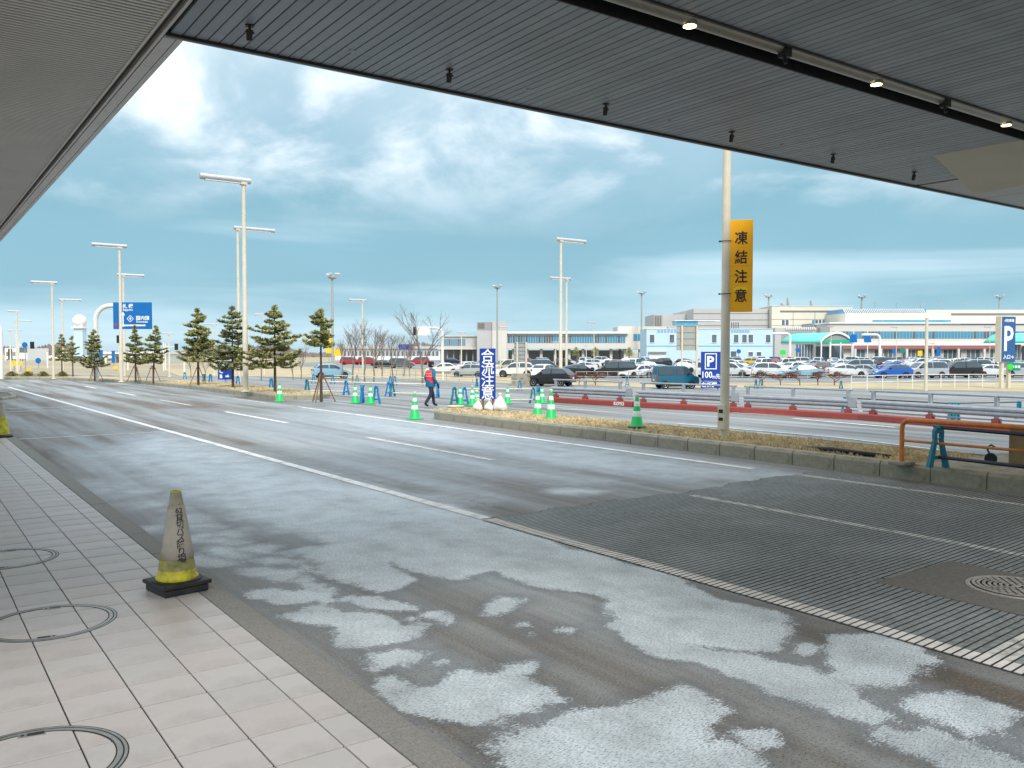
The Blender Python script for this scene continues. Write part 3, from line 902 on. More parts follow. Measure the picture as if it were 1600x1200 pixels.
# ------------------------------------------------------------------ kerbed islands
def straw_tufts(name, region, n, seed, label=None, zf=None, hmin=0.06, hmax=0.2):
    r = random.Random(seed); mb = MB()
    for _ in range(n):
        x, y, z = region(r)
        c = r.random()
        for _b in range(3):
            a = r.uniform(0, 6.28); h = r.uniform(hmin, hmax); l = r.uniform(0.3, 1.4) * h; w = 0.005
            px, py = x + r.uniform(-.04, .04), y + r.uniform(-.04, .04)
            ux, uy = math.cos(a), math.sin(a)
            mb.add([(px - uy * w, py + ux * w, z - .01), (px + uy * w, py - ux * w, z - .01), (px + ux * l * .5 + uy * w, py + uy * l * .5 - ux * w, z + h * .75), (px + ux * l, py + uy * l, z + h * (0.75 if l > h else 1))],
                   [(0, 1, 2), (0, 2, 3)])
    o = mb.build(name, 'straw', fix=False)
    return tag(o, kind='stuff')


def island(name, inner, kerb_pts, z, soil='straw_soil', blen=0.8):
    """kerb_pts: outline (world xy, closed); inner mound of soil."""
    P = [Vector((p[0], p[1], 0)) for p in kerb_pts]
    n = len(P)
    cen = sum(P, Vector()) / n
    # soil bed, slightly domed
    mb = MB()
    inn = []
    for i in range(n):
        a, b, c = P[i - 1], P[i], P[(i + 1) % n]
        d1 = (b - a).normalized(); d2 = (c - b).normalized()
        nn = (Vector((-d1.y, d1.x, 0)) + Vector((-d2.y, d2.x, 0))).normalized()
        inn.append(b + nn * 0.17)
    vs = [(p.x, p.y, gz(p.x) + z - 0.03) for p in inn]
    mb.add(vs, [tuple(range(n))])
    me = mb.mesh(name, soil)
    root = link(name, me); tag(root, kind='structure')
    blocks = {}
    for i in range(n):
        a, b = P[i], P[(i + 1) % n]
        L = (b - a).length; m = max(1, round(L / blen)); l = L / m
        d = (b - a) / L; nv = Vector((-d.y, d.x, 0))
        for k in range(m):
            c = a + d * (k + 0.5) * l
            ang = math.atan2(d.y, d.x)
            key = round(l, 2)
            if key not in blocks:
                h = l / 2 - 0.004
                blocks[key] = MB().prism([(0.0, -0.12), (0.0, z - 0.05), (0.035, z), (0.18, z), (0.18, -0.12)], -h, h, 'x').mesh('kerb_stone', 'kerb_concrete', bevel=0.006)
            o = link('kerb_stone', blocks[key], root, (c.x, c.y, gz(c.x) + R.uniform(-.004, .004)), ang + R.uniform(-.004, .004))
    return root, inn


def arc(c, r, a0, a1, n):
    return [(c[0] + r * math.cos(a0 + (a1 - a0) * i / n), c[1] + r * math.sin(a0 + (a1 - a0) * i / n)) for i in range(n + 1)]


# front island: near edge along the road (x 12.3), rounded nose at y 22.3
isl1 = [(12.05, -3.0), (15.0, -3.0), (15.0, 20.4)] + arc((13.7, 21.0), 1.3, 0.3, math.pi, 6) + [(12.38, 14.0)]
root1, inn1 = island('grass_island', None, isl1, 0.25)


def reg1(r):
    y = r.uniform(7.2, 21.8)
    x = r.uniform(12.62 if y > 9 else 12.5, 14.6 if y < 20 else 13.9)
    return x, y, gz(x) + 0.22


straw_tufts('dry_grass_on_front_island', reg1, 5200, 11, hmin=.02, hmax=.085)
# paved end of the front island near the camera
mb = MB(); mb.box(12.3, 14.9, -2.9, 6.9, 0.15, 0.245)
tag(mb.build('island_paving', 'kerb_concrete'), kind='structure')

# back island: nose at (12.1, 33.9), then bending left with the road
isl2 = [(12.2, 33.6), (13.9, 33.4), (15.6, 36.0), (15.9, 46.0), (15.6, 56), (14.6, 63), (11.0, 70.5), (5.0, 74.2), (-12.0, 75.0), (-12.0, 71.6), (5.4, 70.6), (9.2, 66.6), (11.9, 56.0), (12.35, 46.3), (12.45, 38.5)]
root2, inn2 = island('planted_island', None, isl2, 0.22, soil='dry_grass', blen=1.0)


def reg2(r):
    y = r.uniform(34.2, 56)
    x = r.uniform(12.6, 15.3)
    return x, y, gz(x) + 0.19


straw_tufts('dry_grass_on_back_island', reg2, 2500, 12, hmin=.03, hmax=.10)

isl3 = [(1.4, 39.6), (3.3, 39.8), (4.0, 41.5), (4.1, 44.5), (3.4, 46.5), (1.4, 47.0)]
island('kerb_island', None, isl3, 0.12, soil='asphalt_patch')
# low bed that carries the tree row between the two roads

# ------------------------------------------------------------------ terminal canopies
ZC = 5.2


def canopies():
    # wide canopy over the road
    t = thing('road_canopy', 'dark grey slatted canopy spanning the road overhead', 'canopy', (9, 4, ZC))
    o = (9.0, 4.0, ZC)
    def pb(name, m, *b):
        return MB().box(b[0] - o[0], b[1] - o[0], b[2] - o[1], b[3] - o[1], b[4] - o[2], b[5] - o[2]).build(name, m, t)
    Y0, Y1, X0, X1 = -2.0, 9.42, 2.34, 21.5
    S0, S1 = 5.96, 6.42          # slot with the light tube
    pb('roof', 'black', X0 - 0.05, X1, Y0, 9.5, ZC + 0.16, ZC + 0.8)
    pb('backing', 'black', X0, 16.5, Y0, S0 - 0.02, ZC + 0.05, ZC + 0.155)
    pb('backing', 'black', X0, 16.5, S1 + 0.02, Y1, ZC + 0.05, ZC + 0.155)
    w = 0.127
    mf = MB().box(-w / 2 + .006, w / 2 - .006, -(Y1 - S1) / 2, (Y1 - S1) / 2, 0, 0.045).mesh('slat', 'slat_grey', bevel=0.004)
    mbk = MB().box(-w / 2 + .006, w / 2 - .006, -(S0 - Y0) / 2, (S0 - Y0) / 2, 0, 0.045).mesh('slat', 'slat_grey', bevel=0.004)
    n = int((16.45 - X0) / w)
    for vi in range(3): mat(f'slat_{vi}', lin(*[(138, 146, 153), (131, 139, 146), (144, 151, 158)][vi]), 0.45, var=0.1, scale=0.9, dirt=lin(92, 96, 100), dscale=0.8, damt=.5)
    for i in range(n):
        x = X0 + 0.07 + i * w - o[0]
        so = [link('slat', mf, t, (x, (S1 + Y1) / 2 - o[1], R.uniform(-.0015, .0015)))]
        if i * w + X0 > 4.0:
            so.append(link('slat', mbk, t, (x, (S0 + Y0) / 2 - o[1], R.uniform(-.0015, .0015))))
        for q_ in so:
            q_.material_slots[0].link = 'OBJECT'; q_.material_slots[0].material = M[f'slat_{R.randrange(3)}']
    # smooth end panels beyond the last slat
    pb('end_panel', 'panel_grey', 16.56, 19.0, S1, Y1, ZC, ZC + 0.15)
    pb('end_panel', 'panel_grey', 19.03, 21.5, S1, Y1, ZC, ZC + 0.15)
    pb('end_panel', 'panel_grey', 16.56, 21.5, Y0, S0, ZC, ZC + 0.15)
    # front edge trim, with a thin lip below
    pb('edge_trim', 'dark_metal', X0 - 0.02, X1, Y1 + 0.003, Y1 + 0.05, ZC - 0.03, ZC + 0.3)
    pb('edge_trim', 'panel_grey', X0 - 0.02, X1, Y1 + 0.053, Y1 + 0.13, ZC - 0.012, ZC + 0.35)
    pb('slot_side', 'dark_metal', X0, X1, S0 - 0.017, S0 + 0.003, ZC - 0.02, ZC + 0.15)
    pb('slot_side', 'dark_metal', X0, X1, S1 - 0.003, S1 + 0.017, ZC - 0.02, ZC + 0.15)
    tb = MB().path([(X0 + .1 - o[0], 6.08 - o[1], 0.03), (X1 - .1 - o[0], 6.08 - o[1], 0.03)], 0.088, 20).build('light_tube', 'tube_metal', t, smooth=40)
    for x in (3.24, 6.46, 9.69, 12.92, 16.1):
        l = MB().lathe([(0.066, -0.066), (0.074, -0.060), (0.074, -0.02)], 20, (x - o[0], 6.07 - o[1], 0)).build('lamp_rim', 'tube_metal', tb, smooth=40)
        MB().lathe([(0.064, -0.071), (0.064, -0.064)], 20, (x - o[0], 6.07 - o[1], 0)).build('lamp_lens', 'lamp_glow', tb)
        ld = bpy.data.lights.new('downlight', 'SPOT'); ld.energy = 34; ld.color = (1, 0.78, 0.5); ld.spot_size = 2.4; ld.spot_blend = 0.6; ld.shadow_soft_size = 0.06
        lo = bpy.data.objects.new('downlight', ld); COL.objects.link(lo); lo.location = (x, 6.12, ZC - 0.10)
    for x in (4.6, 7.9, 11.2, 14.2):
        b = MB(); b.box(-0.05, 0.05, -0.16, -0.05, -0.10, 0.02); b.path([(0, -.1, -0.1), (0, -.12, -0.17)], 0.022, 8)
        b.build('tube_bracket', 'black', t, (x - o[0] + 0.0, 6.12 - o[1] + 0.02, 0))
    # black fittings hanging near the front edge
    for i, x in enumerate((2.95, 5.3, 7.72, 10.22, 12.74, 15.2)):
        b = MB(); b.lathe([(0.045, 0), (0.045, -0.012)], 12); b.path([(0, 0, 0), (0, 0, -0.05)], 0.014, 8); b.path([(0, 0, -0.045), (0, 0.02, -0.15)], [0.034, 0.028], 10)
        b.path([(-0.045, 0, -0.07), (0.045, 0, -0.07)], 0.01, 6)
        b.build('camera_fitting', 'black', t, (x - o[0], 8.74 - o[1], 0))
    for x in (4.1, 6.5, 9.0, 11.5):
        MB().lathe([(0.035, 0.0), (0.03, -0.014), (0.012, -0.02)], 14).build('sprinkler_head', 'tube_metal', t, (x - o[0], 8.82 - o[1], 0), smooth=40)
    # slanted beige brace panel at the right
    b = MB()
    q4 = [at(1505, 235, ZC), at(1760, 190, ZC), at(1760, 262, ZC - .42), at(1568, 297, ZC - .42)]
    off4 = Vector((.0, .5, .0))
    vs4 = [p_ - Vector(o) for p_ in q4] + [p_ + off4 - Vector(o) for p_ in q4]
    b.add(vs4, [(0, 1, 2, 3), (7, 6, 5, 4), (0, 4, 5, 1), (1, 5, 6, 2), (2, 6, 7, 3), (3, 7, 4, 0)])
    b.build('brace_panel', 'column_beige', t)

    # canopy over the pavement
    t2 = thing('pavement_canopy', 'beige canopy with fine louvred soffit over the tiled walk', 'canopy', (-1, 10, ZC))
    o = (-1.0, 10.0, ZC)
    def pc(name, m, *b):
        return MB().box(b[0] - o[0], b[1] - o[0], b[2] - o[1], b[3] - o[1], b[4] - o[2], b[5] - o[2]).build(name, m, t2)
    YE = 48.0
    pc('roof', 'black', -4.0, 2.14, 1.0, YE, ZC + 0.075, ZC + 0.7)
    sl = MB()
    y = 1.0
    while y < YE:
        sl.box(-4 - o[0], 2.17 - o[0], y - o[1], y + 0.047 - o[1], 0.0, 0.008)
        y += 0.08
    s = sl.build('soffit_louvres', 'soffit_light', t2, fix=False); tag(s, kind='stuff')
    pc('soffit_edge', 'fascia', 2.172, 2.20, 1.0, YE, ZC - 0.015, ZC + 0.3)
    pc('gutter', 'fascia_dark', 2.202, 2.272, 1.0, YE, ZC + 0.05, ZC + 0.6)
    pc('fascia_strip', 'fascia', 2.275, 2.305, 1.0, YE, ZC - 0.01, ZC + 0.6)
    pc('gutter', 'fascia_dark', 2.307, 2.317, 9.56, YE, ZC + 0.01, ZC + 0.6)
    pc('gutter', 'fascia_dark', 2.441, 2.451, 9.56, YE, ZC + 0.01, ZC + 0.6)
    ys = [9.56, 10.62] + [10.62 + 3.04 * k for k in range(1, 13)]
    for a, b in zip(ys[:-1], ys[1:]):
        pc('fascia_panel', 'fascia', 2.319, 2.439, a + .006, b - .006, ZC - 0.012, ZC + 0.1)
        pc('fascia_panel', 'fascia', 2.453, 2.515, a + .006, b - .006, ZC - 0.006, ZC + 0.55)


canopies()


# ------------------------------------------------------------------ street lamps
def lamp(px, py, ytop, pl, pr, label, on_island=0.0, pole='pole_cream', k=1.0, hr=None, group='T-headed street lamps', base=None):
    b = atg(px, py, on_island) if base is None else base
    D = b.x * SYW + b.y * CYW
    H = hz(ytop, D) - b.z
    r = 0.011 * H * k if H > 6 else 0.075
    t = thing('street_lamp', label, 'street lamp', b, 0, group)
    s = MB(); s.path([(0, 0, -0.05), (0, 0, H * 0.35), (0, 0, H * 0.355), (0, 0, H)], [r * 1.2, r * 1.1, r, r * 0.8], 14)
    s.build('pole', pole, t, smooth=40)
    MB().lathe([(r * 2.1, 0), (r * 2.1, 0.03), (r * 1.3, 0.05)], 14).build('base_plate', pole, t)
    yy = ytop - 6 * 40 / max(D, 20)
    def xa(p):
        d = ray(p, ytop); return d.x / d.y * b.y - b.x
    x0, x1 = xa(pl), xa(pr)
    hh = hr or 0.014 * H
    h = MB(); h.path([(x0, 0, H + hh * .9), (x1, 0, H + hh * .9)], hh, 12)
    hd = h.build('lamp_head', 'lamp_head', t, smooth=40)
    MB().box(x0 + 0.1 * (x1 - x0), x1 - 0.1 * (x1 - x0) if abs(x0) > 0 else x1, -hh * .6, hh * .6, H - hh * 0.2, H + hh * .05).build('lamp_cover', 'pole_white', t)
    MB().box(-r * 1.3, r * 1.3, -r * 1.3, r * 1.3, H - 0.06, H + hh * 0.4).build('bracket', pole, t)
    return t


lamp(384, 612, 289, 312, 391, 'tallest cream street lamp between the conifers, its head pointing left', 0.22, hr=0.13)
lamp(374, 601, 360, 365, 429, 'cream street lamp just behind the tallest one, its head pointing right', k=0.85, hr=0.12)
lamp(190, 597, 388, 143, 198, 'cream street lamp in front of the blue direction sign, its head pointing left', 0.22)
lamp(195, 590, 432, 183, 225, 'street lamp half hidden behind another, head crossing the sky above the blue direction sign')
lamp(84, 592, 444, 48, 89, 'street lamp at the shrub bed, left of the white domed tower', 0.22)
lamp(99, 586, 470, 92, 127, 'slim street lamp directly left of the white domed tower')
lamp(28, 584, 488, 12, 29, 'street lamp near the left edge with a short head pointing left')
lamp(26.5, 580, 502, 24, 49, 'street lamp near the left edge, second lowest pole, head pointing right', k=.8)
lamp(17, 581, 517, 12, 35, 'thin street lamp by the left edge behind yellow round signs', k=.8)
lamp(876, 592, 378, 869, 915, 'taller of the two cream street lamps beside the grey car park board, head pointing right')
lamp(885, 586, 438, 859, 891, 'shorter of the paired cream street lamps above the car park, head pointing left')
lamp(567, 592, 471, 545, 572, 'white street lamp among the bare trees, right of the last conifer')
lamp(265, 589, 522, 250, 269, 'small street lamp right of the paired conifers by the direction sign')
lamp(335, 586, 508, 318, 339, 'small street lamp standing behind the two left conifers', k=.8)
lamp(413, 585, 493, 398, 421, 'street lamp head showing behind the crown of the third large conifer', k=.8)
lamp(721, 586, 520, 714, 728, 'short white street lamp just left of the tall blue sign', k=.8)
lamp(782, 584, 512, 780, 792, 'short white street lamp in front of the grey tower block', k=.8)
lamp(928, 577, 505, 918, 931, 'street lamp in front of the glazed concourse, head level', k=.7)
lamp(868, 578, 535, 862, 873, 'low street lamp in the car park left of the cream pair', k=.7)
lamp(916, 576, 540, 911, 918, 'lowest street lamp before the concourse, right of the cream pair', k=.7)
lamp(1298, 574, 511, 1292, 1302, 'street lamp in front of the mint arched roof', k=.7)
lamp(1400, 574, 512, 1393, 1402, 'street lamp right of the blue entrance flags', k=.7)
lamp(1546, 574, 512, 1538, 1548, 'street lamp just left of the tall slate P tower sign', k=.7)
lamp(1457, 574, 537, 1452, 1461, 'short street lamp right of the bare post in the car park', k=.7)


def mast(px, py, ytop, D, label, wid=0.16, heads=3):
    b = dep(px, D); H = hz(ytop, D) - b.z
    z0 = 0 if py is None else hz(py, D) - b.z
    t = thing('floodlight_mast', label, 'light mast', (b.x, b.y, b.z + z0), -YAW, 'high floodlight masts')
    H -= z0
    MB().path([(0, 0, 0), (0, 0, H)], [wid * 1.5, wid], 10).build('mast', 'galv_dull', t, smooth=40)
    MB().lathe([(wid * 2, H - .1), (wid * 5, H + .15), (wid * 5, H + .3), (wid, H + .4)], 12).build('ring_platform', 'galv_dull', t)
    for k in range(heads):
        a = 2 * math.pi * k / heads + 0.4
        h = MB(); h.box(-.42, .42, -.18, .18, -.22, .22)
        o = h.build('floodlight', 'lamp_head', t, (math.cos(a) * wid * 5.4, math.sin(a) * wid * 5.4, H + .75)); o.rotation_euler = (0.5, 0, a)


mast(520, None, 436, 150, 'tall grey floodlight mast rising behind the rightmost conifer')
mast(777, None, 451, 240, 'tall grey floodlight mast above the grey tower block', .2)
mast(1002, None, 460, 270, 'tall grey floodlight mast above the right end of the concourse', .22)
mast(1200, 482, 465, 290, 'short floodlight mast on the roof just right of the orange sign', .25, 4)
mast(1345, 484, 466, 290, 'short floodlight mast on the roof left of the blue skylight', .25, 4)
mast(1560, 482, 466, 290, 'short floodlight mast on the roof above the slate P tower', .25, 4)


# ------------------------------------------------------------------ pole with the orange sign on the front island
def sign_pole():
    b = at(1132, 682, 0.25); b.z = 0.2
    D = b.x * SYW + b.y * CYW
    t = thing('sign_pole', 'thick cream pole on the front island carrying the orange sign', 'pole', b)
    H = 7.6; s = D / F
    MB().path([(0, 0, 0), (0, 0, 2.6), (0, 0, 2.62), (0, 0, H)], [7.2 * s, 6.9 * s, 6.7 * s, 6.0 * s], 24).build('pole', 'pole_cream', t, smooth=40)
    r = 7.6 * s
    bx = MB().box(-0.075, 0.075, -r - 0.055, -r + 0.03, 0.20, 0.68).build('junction_box', 'pole_cream', t, rz=0.0, bevel=0.006)
    bx.rotation_euler = (0, 0, -YAW - 0.75)
    MB().box(-0.045, 0.045, -r - 0.06, -r - 0.05, 0.52, 0.59).build('label_plate', 'black', bx)
    MB().box(-0.045, 0.045, -r - 0.06, -r - 0.05, 0.37, 0.43).build('label_plate', 'dark_metal', bx)
    z1, z0 = hz(346, D) - b.z, hz(488, D) - b.z
    g = thing('orange_sign', 'tall orange sign board with black characters on the cream pole', 'sign', (b.x, b.y, b.z + z0), -YAW - 0.25)
    w = 34.5 * s; x0 = 5.6 * s; h = z1 - z0
    MB().box(x0, x0 + w, -0.035, -0.015, 0, h).build('board', 'orange_sign', g, bevel=0.003)
    for zz in (h * 0.39, h * 0.50):
        MB().box(x0 + .004, x0 + w - .004, -0.0365, -0.034, zz - .003, zz + .003).build('panel_seam', 'rail_orange', g)
    for k in range(9):
        MB().box(x0 - 0.02, x0 + 0.012, -0.015, 0.0, h * (0.03 + k * 0.117), h * (0.03 + k * 0.117) + 0.02).build('edge_clip', 'dark_metal', g)
    for zz in (0.20 * h, 0.775 * h):
        n = 24; rr = r + .006
        MB().path([(rr * math.cos(2 * math.pi * q / n), rr * math.sin(2 * math.pi * q / n), zz) for q in range(n + 1)], 0.008, 6).build('clamp_band', 'dark_metal', g)
        MB().box(-rr - .04, -rr, -.02, .02, zz - .015, zz + .015).build('clamp_bolt', 'dark_metal', g)
    cz = h * 0.5
    for i, ch in enumerate('凍結注意'):
        text(ch, w * 0.62, 'ink', g, (x0 + w * 0.49, -0.0375, h * (0.805 - 0.208 * i)), offset=0.004, width=0.92)
    pt = MB(); q = random.Random(5)
    n = 16
    pt.prism([(x0 + w * .45 + w * .34 * (0.75 + .25 * q.random()) * math.cos(2 * math.pi * k / n), h * .245 + w * .15 * (0.7 + .3 * q.random()) * math.sin(2 * math.pi * k / n)) for k in range(n)], -0.0368, -0.034, 'y')
    pt.build('paint_splash', 'orange_patch', g)


sign_pole()


# blue merge warning sign
def merge_sign():
    p = at(762, 640, 0.25)
    D = p.x * SYW + p.y * CYW; s = D / F
    t = thing('warning_sign', 'tall blue board with four white characters on wooden posts', 'sign', (p.x, p.y, 0.22), -YAW + 0.02)
    z1, z0 = hz(544.5, D) - .22, hz(624, D) - .22
    w = 25 * s; h = z1 - z0
    MB().box(-w / 2, w / 2, -0.05, -0.02, z0, z1).build('board', 'sign_blue', t, bevel=0.004)
    for x in (-w * .30, w * .34):
        MB().box(x - .035, x + .035, -.018, .03, 0, z1 - .1).build('post', 'wood', t)
        MB().path([(x, 0.0, .3), (x + .02, .55, 0)], .02, 6).build('stay', 'wood', t)
    for i, ch in enumerate('合流注意'):
        text(ch, w * 0.86, 'sign_white', t, (0, -0.0515, z1 - h * (0.135 + 0.243 * i)), offset=0.005, width=0.97)
    q = random.Random(2)
    for x, y, sc, lab in [(-0.28, -0.12, 0.8, 'small white sandbag at the left foot of the blue board'), (0.04, -0.16, 0.75, 'small white sandbag between the posts of the blue board'),
                          (0.36, -0.08, 1.15, 'large white tied sandbag at the right foot of the blue board')]:
        bm = MB(); prof = [(.02, 0), (.17, .02), (.19, .09), (.16, .18), (.10, .27), (.045, .34), (.03, .37), (.06, .43)]
        bm.lathe([(r * sc, z * sc) for r, z in prof], 14)
        bm.v = [(vx * (1 + .12 * math.sin(vy * 31)), vy * (1 + .12 * math.cos(vx * 27)), vz + .012 * math.sin(vx * 40)) for vx, vy, vz in bm.v]
        loc = t.matrix_basis @ Vector((x, y, 0))
        tag(bm.build('sandbag', 'sandbag', None, (loc.x, loc.y, 0.23), smooth=60), lab, 'sandbag')
    tag(MB().lathe([(.22, 0), (.26, .06), (.26, .09), (.0, .10)], 16).build('concrete_weight', 'pole_cream', None, (p.x - .35, p.y + 1.2, .23)), 'flat round pale weight on the island behind the blue board', 'weight')


merge_sign()


# ------------------------------------------------------------------ cones
def make_big_cone():
    p = at(277, 922, 0.15)
    t = thing('traffic_cone', 'dirty beige and yellow cone with black handwriting on the pavement edge', 'cone', (p.x - .0, p.y, 0.15), 0.18)
    H = 0.735
    MB().prism([(-.165, -.165), (.165, -.165), (.165, .165), (-.165, .165)], 0.0, 0.055).build('weight_foot', 'black_rubber', t, bevel=0.008)
    b = MB(); b.prism([(-.182, -.182), (.182, -.182), (.182, .182), (-.182, .182)], 0.055, 0.085); b.build('weight_plate', 'black_rubber', t, bevel=0.006)
    MB().lathe([(.175, .085), (.175, .094), (.168, .094)], 28).build('weight_rim', 'black_rubber', t)
    cone_r = lambda z: .142 + (.036 - .142) * (z - .085) / (H - .085)
    MB().lathe([(.15, .095), (.15, .108), (cone_r(.115), .118), (cone_r(.135), .15), (cone_r(.155), .165)], 32).build('cone_foot', 'cone_yellow', t, smooth=50)
    MB().lathe([(cone_r(.16) - .001, .16), (cone_r(.57), .57), (cone_r(.66), .66), (cone_r(H - .004), H - .004)], 32).build('cone_body', 'cone_beige', t, smooth=50)
    MB().lathe([(cone_r(H) + .002, H - .008), (cone_r(H) + .001, H + .002), (.026, H + .002), (.024, H - .02)], 24).build('tip_rim', 'cone_yellow', t, smooth=50)
    # yellow band lower third with dirt, and the paper sleeve wrapped round
    MB().lathe([(cone_r(.165) + .001, .165), (cone_r(.25) + .001, .25)], 32).build('yellow_band', 'cone_dirty', t, smooth=50)
    sl = MB(); n = 40
    a0, a1 = -math.pi * 0.98, math.pi * 0.52
    vs = []
    for k in range(n + 1):
        a = a0 + (a1 - a0) * k / n
        dz = 0.03 * (k / n)
        for z in (.245 + dz * .3, .35, .45, .56, .635 + dz * .1):
            r = cone_r(z) + .004 + (0.006 if k == 0 else 0)
            vs.append((r * math.cos(a), r * math.sin(a), z))
    fs = [(k * 5 + j, (k + 1) * 5 + j, (k + 1) * 5 + j + 1, k * 5 + j + 1) for k in range(n) for j in range(4)]
    sl.add(vs, fs); so = sl.build('paper_sleeve', 'cone_paper', t, smooth=60)
    md = so.modifiers.new('thickness', 'SOLIDIFY'); md.thickness = 0.003; md.offset = 1
    # handwriting wrapped on the cone: bend each character round the surface
    ang = math.atan2(-p.y, -p.x) - 0.18 + 0.30
    zz = .600
    for i, ch in enumerate(['62', '貸', '切', 'バ', 'ス', '降', 'り', '場']):
        size = 0.054 + 0.002 * i
        me = text_mesh('lettering', ch, size, 'ink', 0.0006, 0.0004, width=1.0)
        r = cone_r(zz) + 0.0082
        slope = (.142 - .036) / (H - .085)
        for v in me.vertices:
            x, y, z = v.co
            rr = cone_r(zz + y) + 0.0082 + z
            a = ang + x / rr
            v.co = (rr * math.cos(a), rr * math.sin(a), zz + y)
        link('lettering', me, t)
        zz -= 0.0485
    # torn tab at the sleeve edge
    q = cone_r(.27) + .005
    MB().box(-.012, .012, -.004, .0, -.10, .0).build('torn_tab', 'cone_yellow', t, (q * math.cos(a0), q * math.sin(a0), .30))


make_big_cone()


def cone_mesh_set(H=0.70):
    r = lambda z: .15 + (.035 - .15) * (z / H)
    parts = {}
    parts['base'] = MB().prism([(-.19, -.19), (.19, -.19), (.19, .19), (-.19, .19)], 0, 0.03).mesh('base', 'cone_green', bevel=.006)
    parts['cone_body'] = MB().lathe([(.165, .03), (r(.05), .05), (r(H), H), (.02, H)], 20).mesh('cone_body', 'cone_green', smooth=50)
    parts['band_low'] = MB().lathe([(r(.30) + .002, .28), (r(.30) + .003, .30), (r(.40) + .003, .40), (r(.40) + .0, .405)], 20).mesh('reflective_band', 'cone_band', smooth=50)
    parts['band_high'] = MB().lathe([(r(.52) + .002, .51), (r(.52) + .003, .52), (r(.61) + .003, .61), (r(.61) + .0, .615)], 20).mesh('reflective_band', 'cone_band', smooth=50)
    parts['cap'] = MB().lathe([(.03, H), (.045, H + .02), (.045, H + .07), (.02, H + .09)], 12).mesh('lamp_cap', 'pipe_white', smooth=50)
    return parts


CP = cone_mesh_set()


def green_cone(px, py, label, cap=False, z=None, weight=False):
    p = atg(px, py) if z is None else at(px, py, z)
    t = thing('traffic_cone', label, 'cone', p, R.uniform(0, 1.5), 'green cones with white bands')
    for k in ('base', 'cone_body', 'band_low', 'band_high'):
        link('reflective_band' if k.startswith('band') else k, CP[k], t)
    if cap: link('lamp_cap', CP['cap'], t)
    if weight: MB().lathe([(.12, .032), (.2, .032), (.2, .065), (.165, .075), (.165, .032)], 16).build('weight_ring', 'black_rubber', t)


green_cone(437, 627, 'green cone at the kerb nose under the third large conifer')
green_cone(555, 630, 'green cone left of the pair standing beside blue stands near the thin conifer')
green_cone(579, 631, 'green cone right of the pair standing beside blue stands near the thin conifer')
green_cone(648, 655, 'green cone on the road at the nose of the front island, left of the guard', True)
green_cone(719, 632, 'green cone between two blue stands, right of the guard')
green_cone(738, 634, 'small green cone just left of the tall blue board', True)
green_cone(745, 631, 'green cone half hidden at the left edge of the tall blue board')
green_cone(793, 631, 'green cone standing alone right of the tall blue board')
green_cone(847, 630, 'green cone beside the blue stands at the left end of the red barrier')
green_cone(840, 654, 'green cone on the front island, shorter of the pair before the red barrier', z=0.12)
green_cone(861, 657, 'green cone on the front island, taller of the pair before the red barrier', True, z=0.2)
green_cone(995, 671, 'green cone with lamp cap and black weight on the dry grass, nearest the cream pole', True, z=0.22, weight=True)

p = at(3, 683, 0.15)
t = thing('traffic_cone', 'yellow and beige cone cut by the left edge of the picture', 'cone', (p.x, p.y, .15))
MB().lathe([(.2, 0), (.21, .03), (.17, .06)], 20).build('base', 'black_rubber', t)
MB().lathe([(.15, .06), (.085, .42)], 20).build('cone_body', 'cone_yellow', t, smooth=50)
MB().lathe([(.086, .42), (.035, .72), (.02, .72)], 20).build('cone_top', 'cone_beige', t, smooth=50)


# ------------------------------------------------------------------ plastic A-frame barricade stands and their pipes
def stand_meshes(H=0.68):
    P = {}
    for side, nm in ((-1, 'leg'), (1, 'leg')):
        b = MB()
        b.add([(side * .19, -.05, 0), (side * .11, -.05, 0), (side * .02, -.035, H * .72), (side * .075, -.035, H * .74),
               (side * .19, .05, 0), (side * .11, .05, 0), (side * .02, .035, H * .72), (side * .075, .035, H * .74)],
              [(0, 1, 2, 3), (7, 6, 5, 4), (0, 4, 5, 1), (1, 5, 6, 2), (2, 6, 7, 3), (3, 7, 4, 0)])
        P[('leg', side)] = b.mesh('leg', 'stand_teal', bevel=.006)
    P['crossbar'] = MB().box(-.125, .125, -.032, .032, H * .20, H * .29).mesh('crossbar', 'stand_teal', bevel=.005)
    hd = MB(); hd.prism([(-.085, H * .70), (-.085, H * .90), (-.05, H * .98), (.05, H * .98), (.085, H * .90), (.085, H * .70), (.04, H * .70), (.035, H * .84), (-.035, H * .84), (-.04, H * .70)], -.045, .045, 'y')
    P['head'] = hd.mesh('head', 'stand_teal', bevel=.006)
    P['clamp'] = MB().path([(0, -.09, H * .985), (0, .09, H * .985)], .035, 8).mesh('pipe_socket', 'stand_teal')
    return P


SP = stand_meshes()


def stand(px, py, label, rz=0.0, z=None, blue=False, scale=1.0):
    p = atg(px, py) if z is None else at(px, py, z)
    t = thing('barricade_stand', label, 'barricade', p, -YAW + rz, 'plastic A-frame barricade stands')
    t.scale = (scale,) * 3
    for k, me in SP.items():
        o = link(me.name.split('.')[0], me, t)
        if blue:
            o.material_slots[0].link = 'OBJECT'; o.material_slots[0].material = M['stand_blue']
    return p


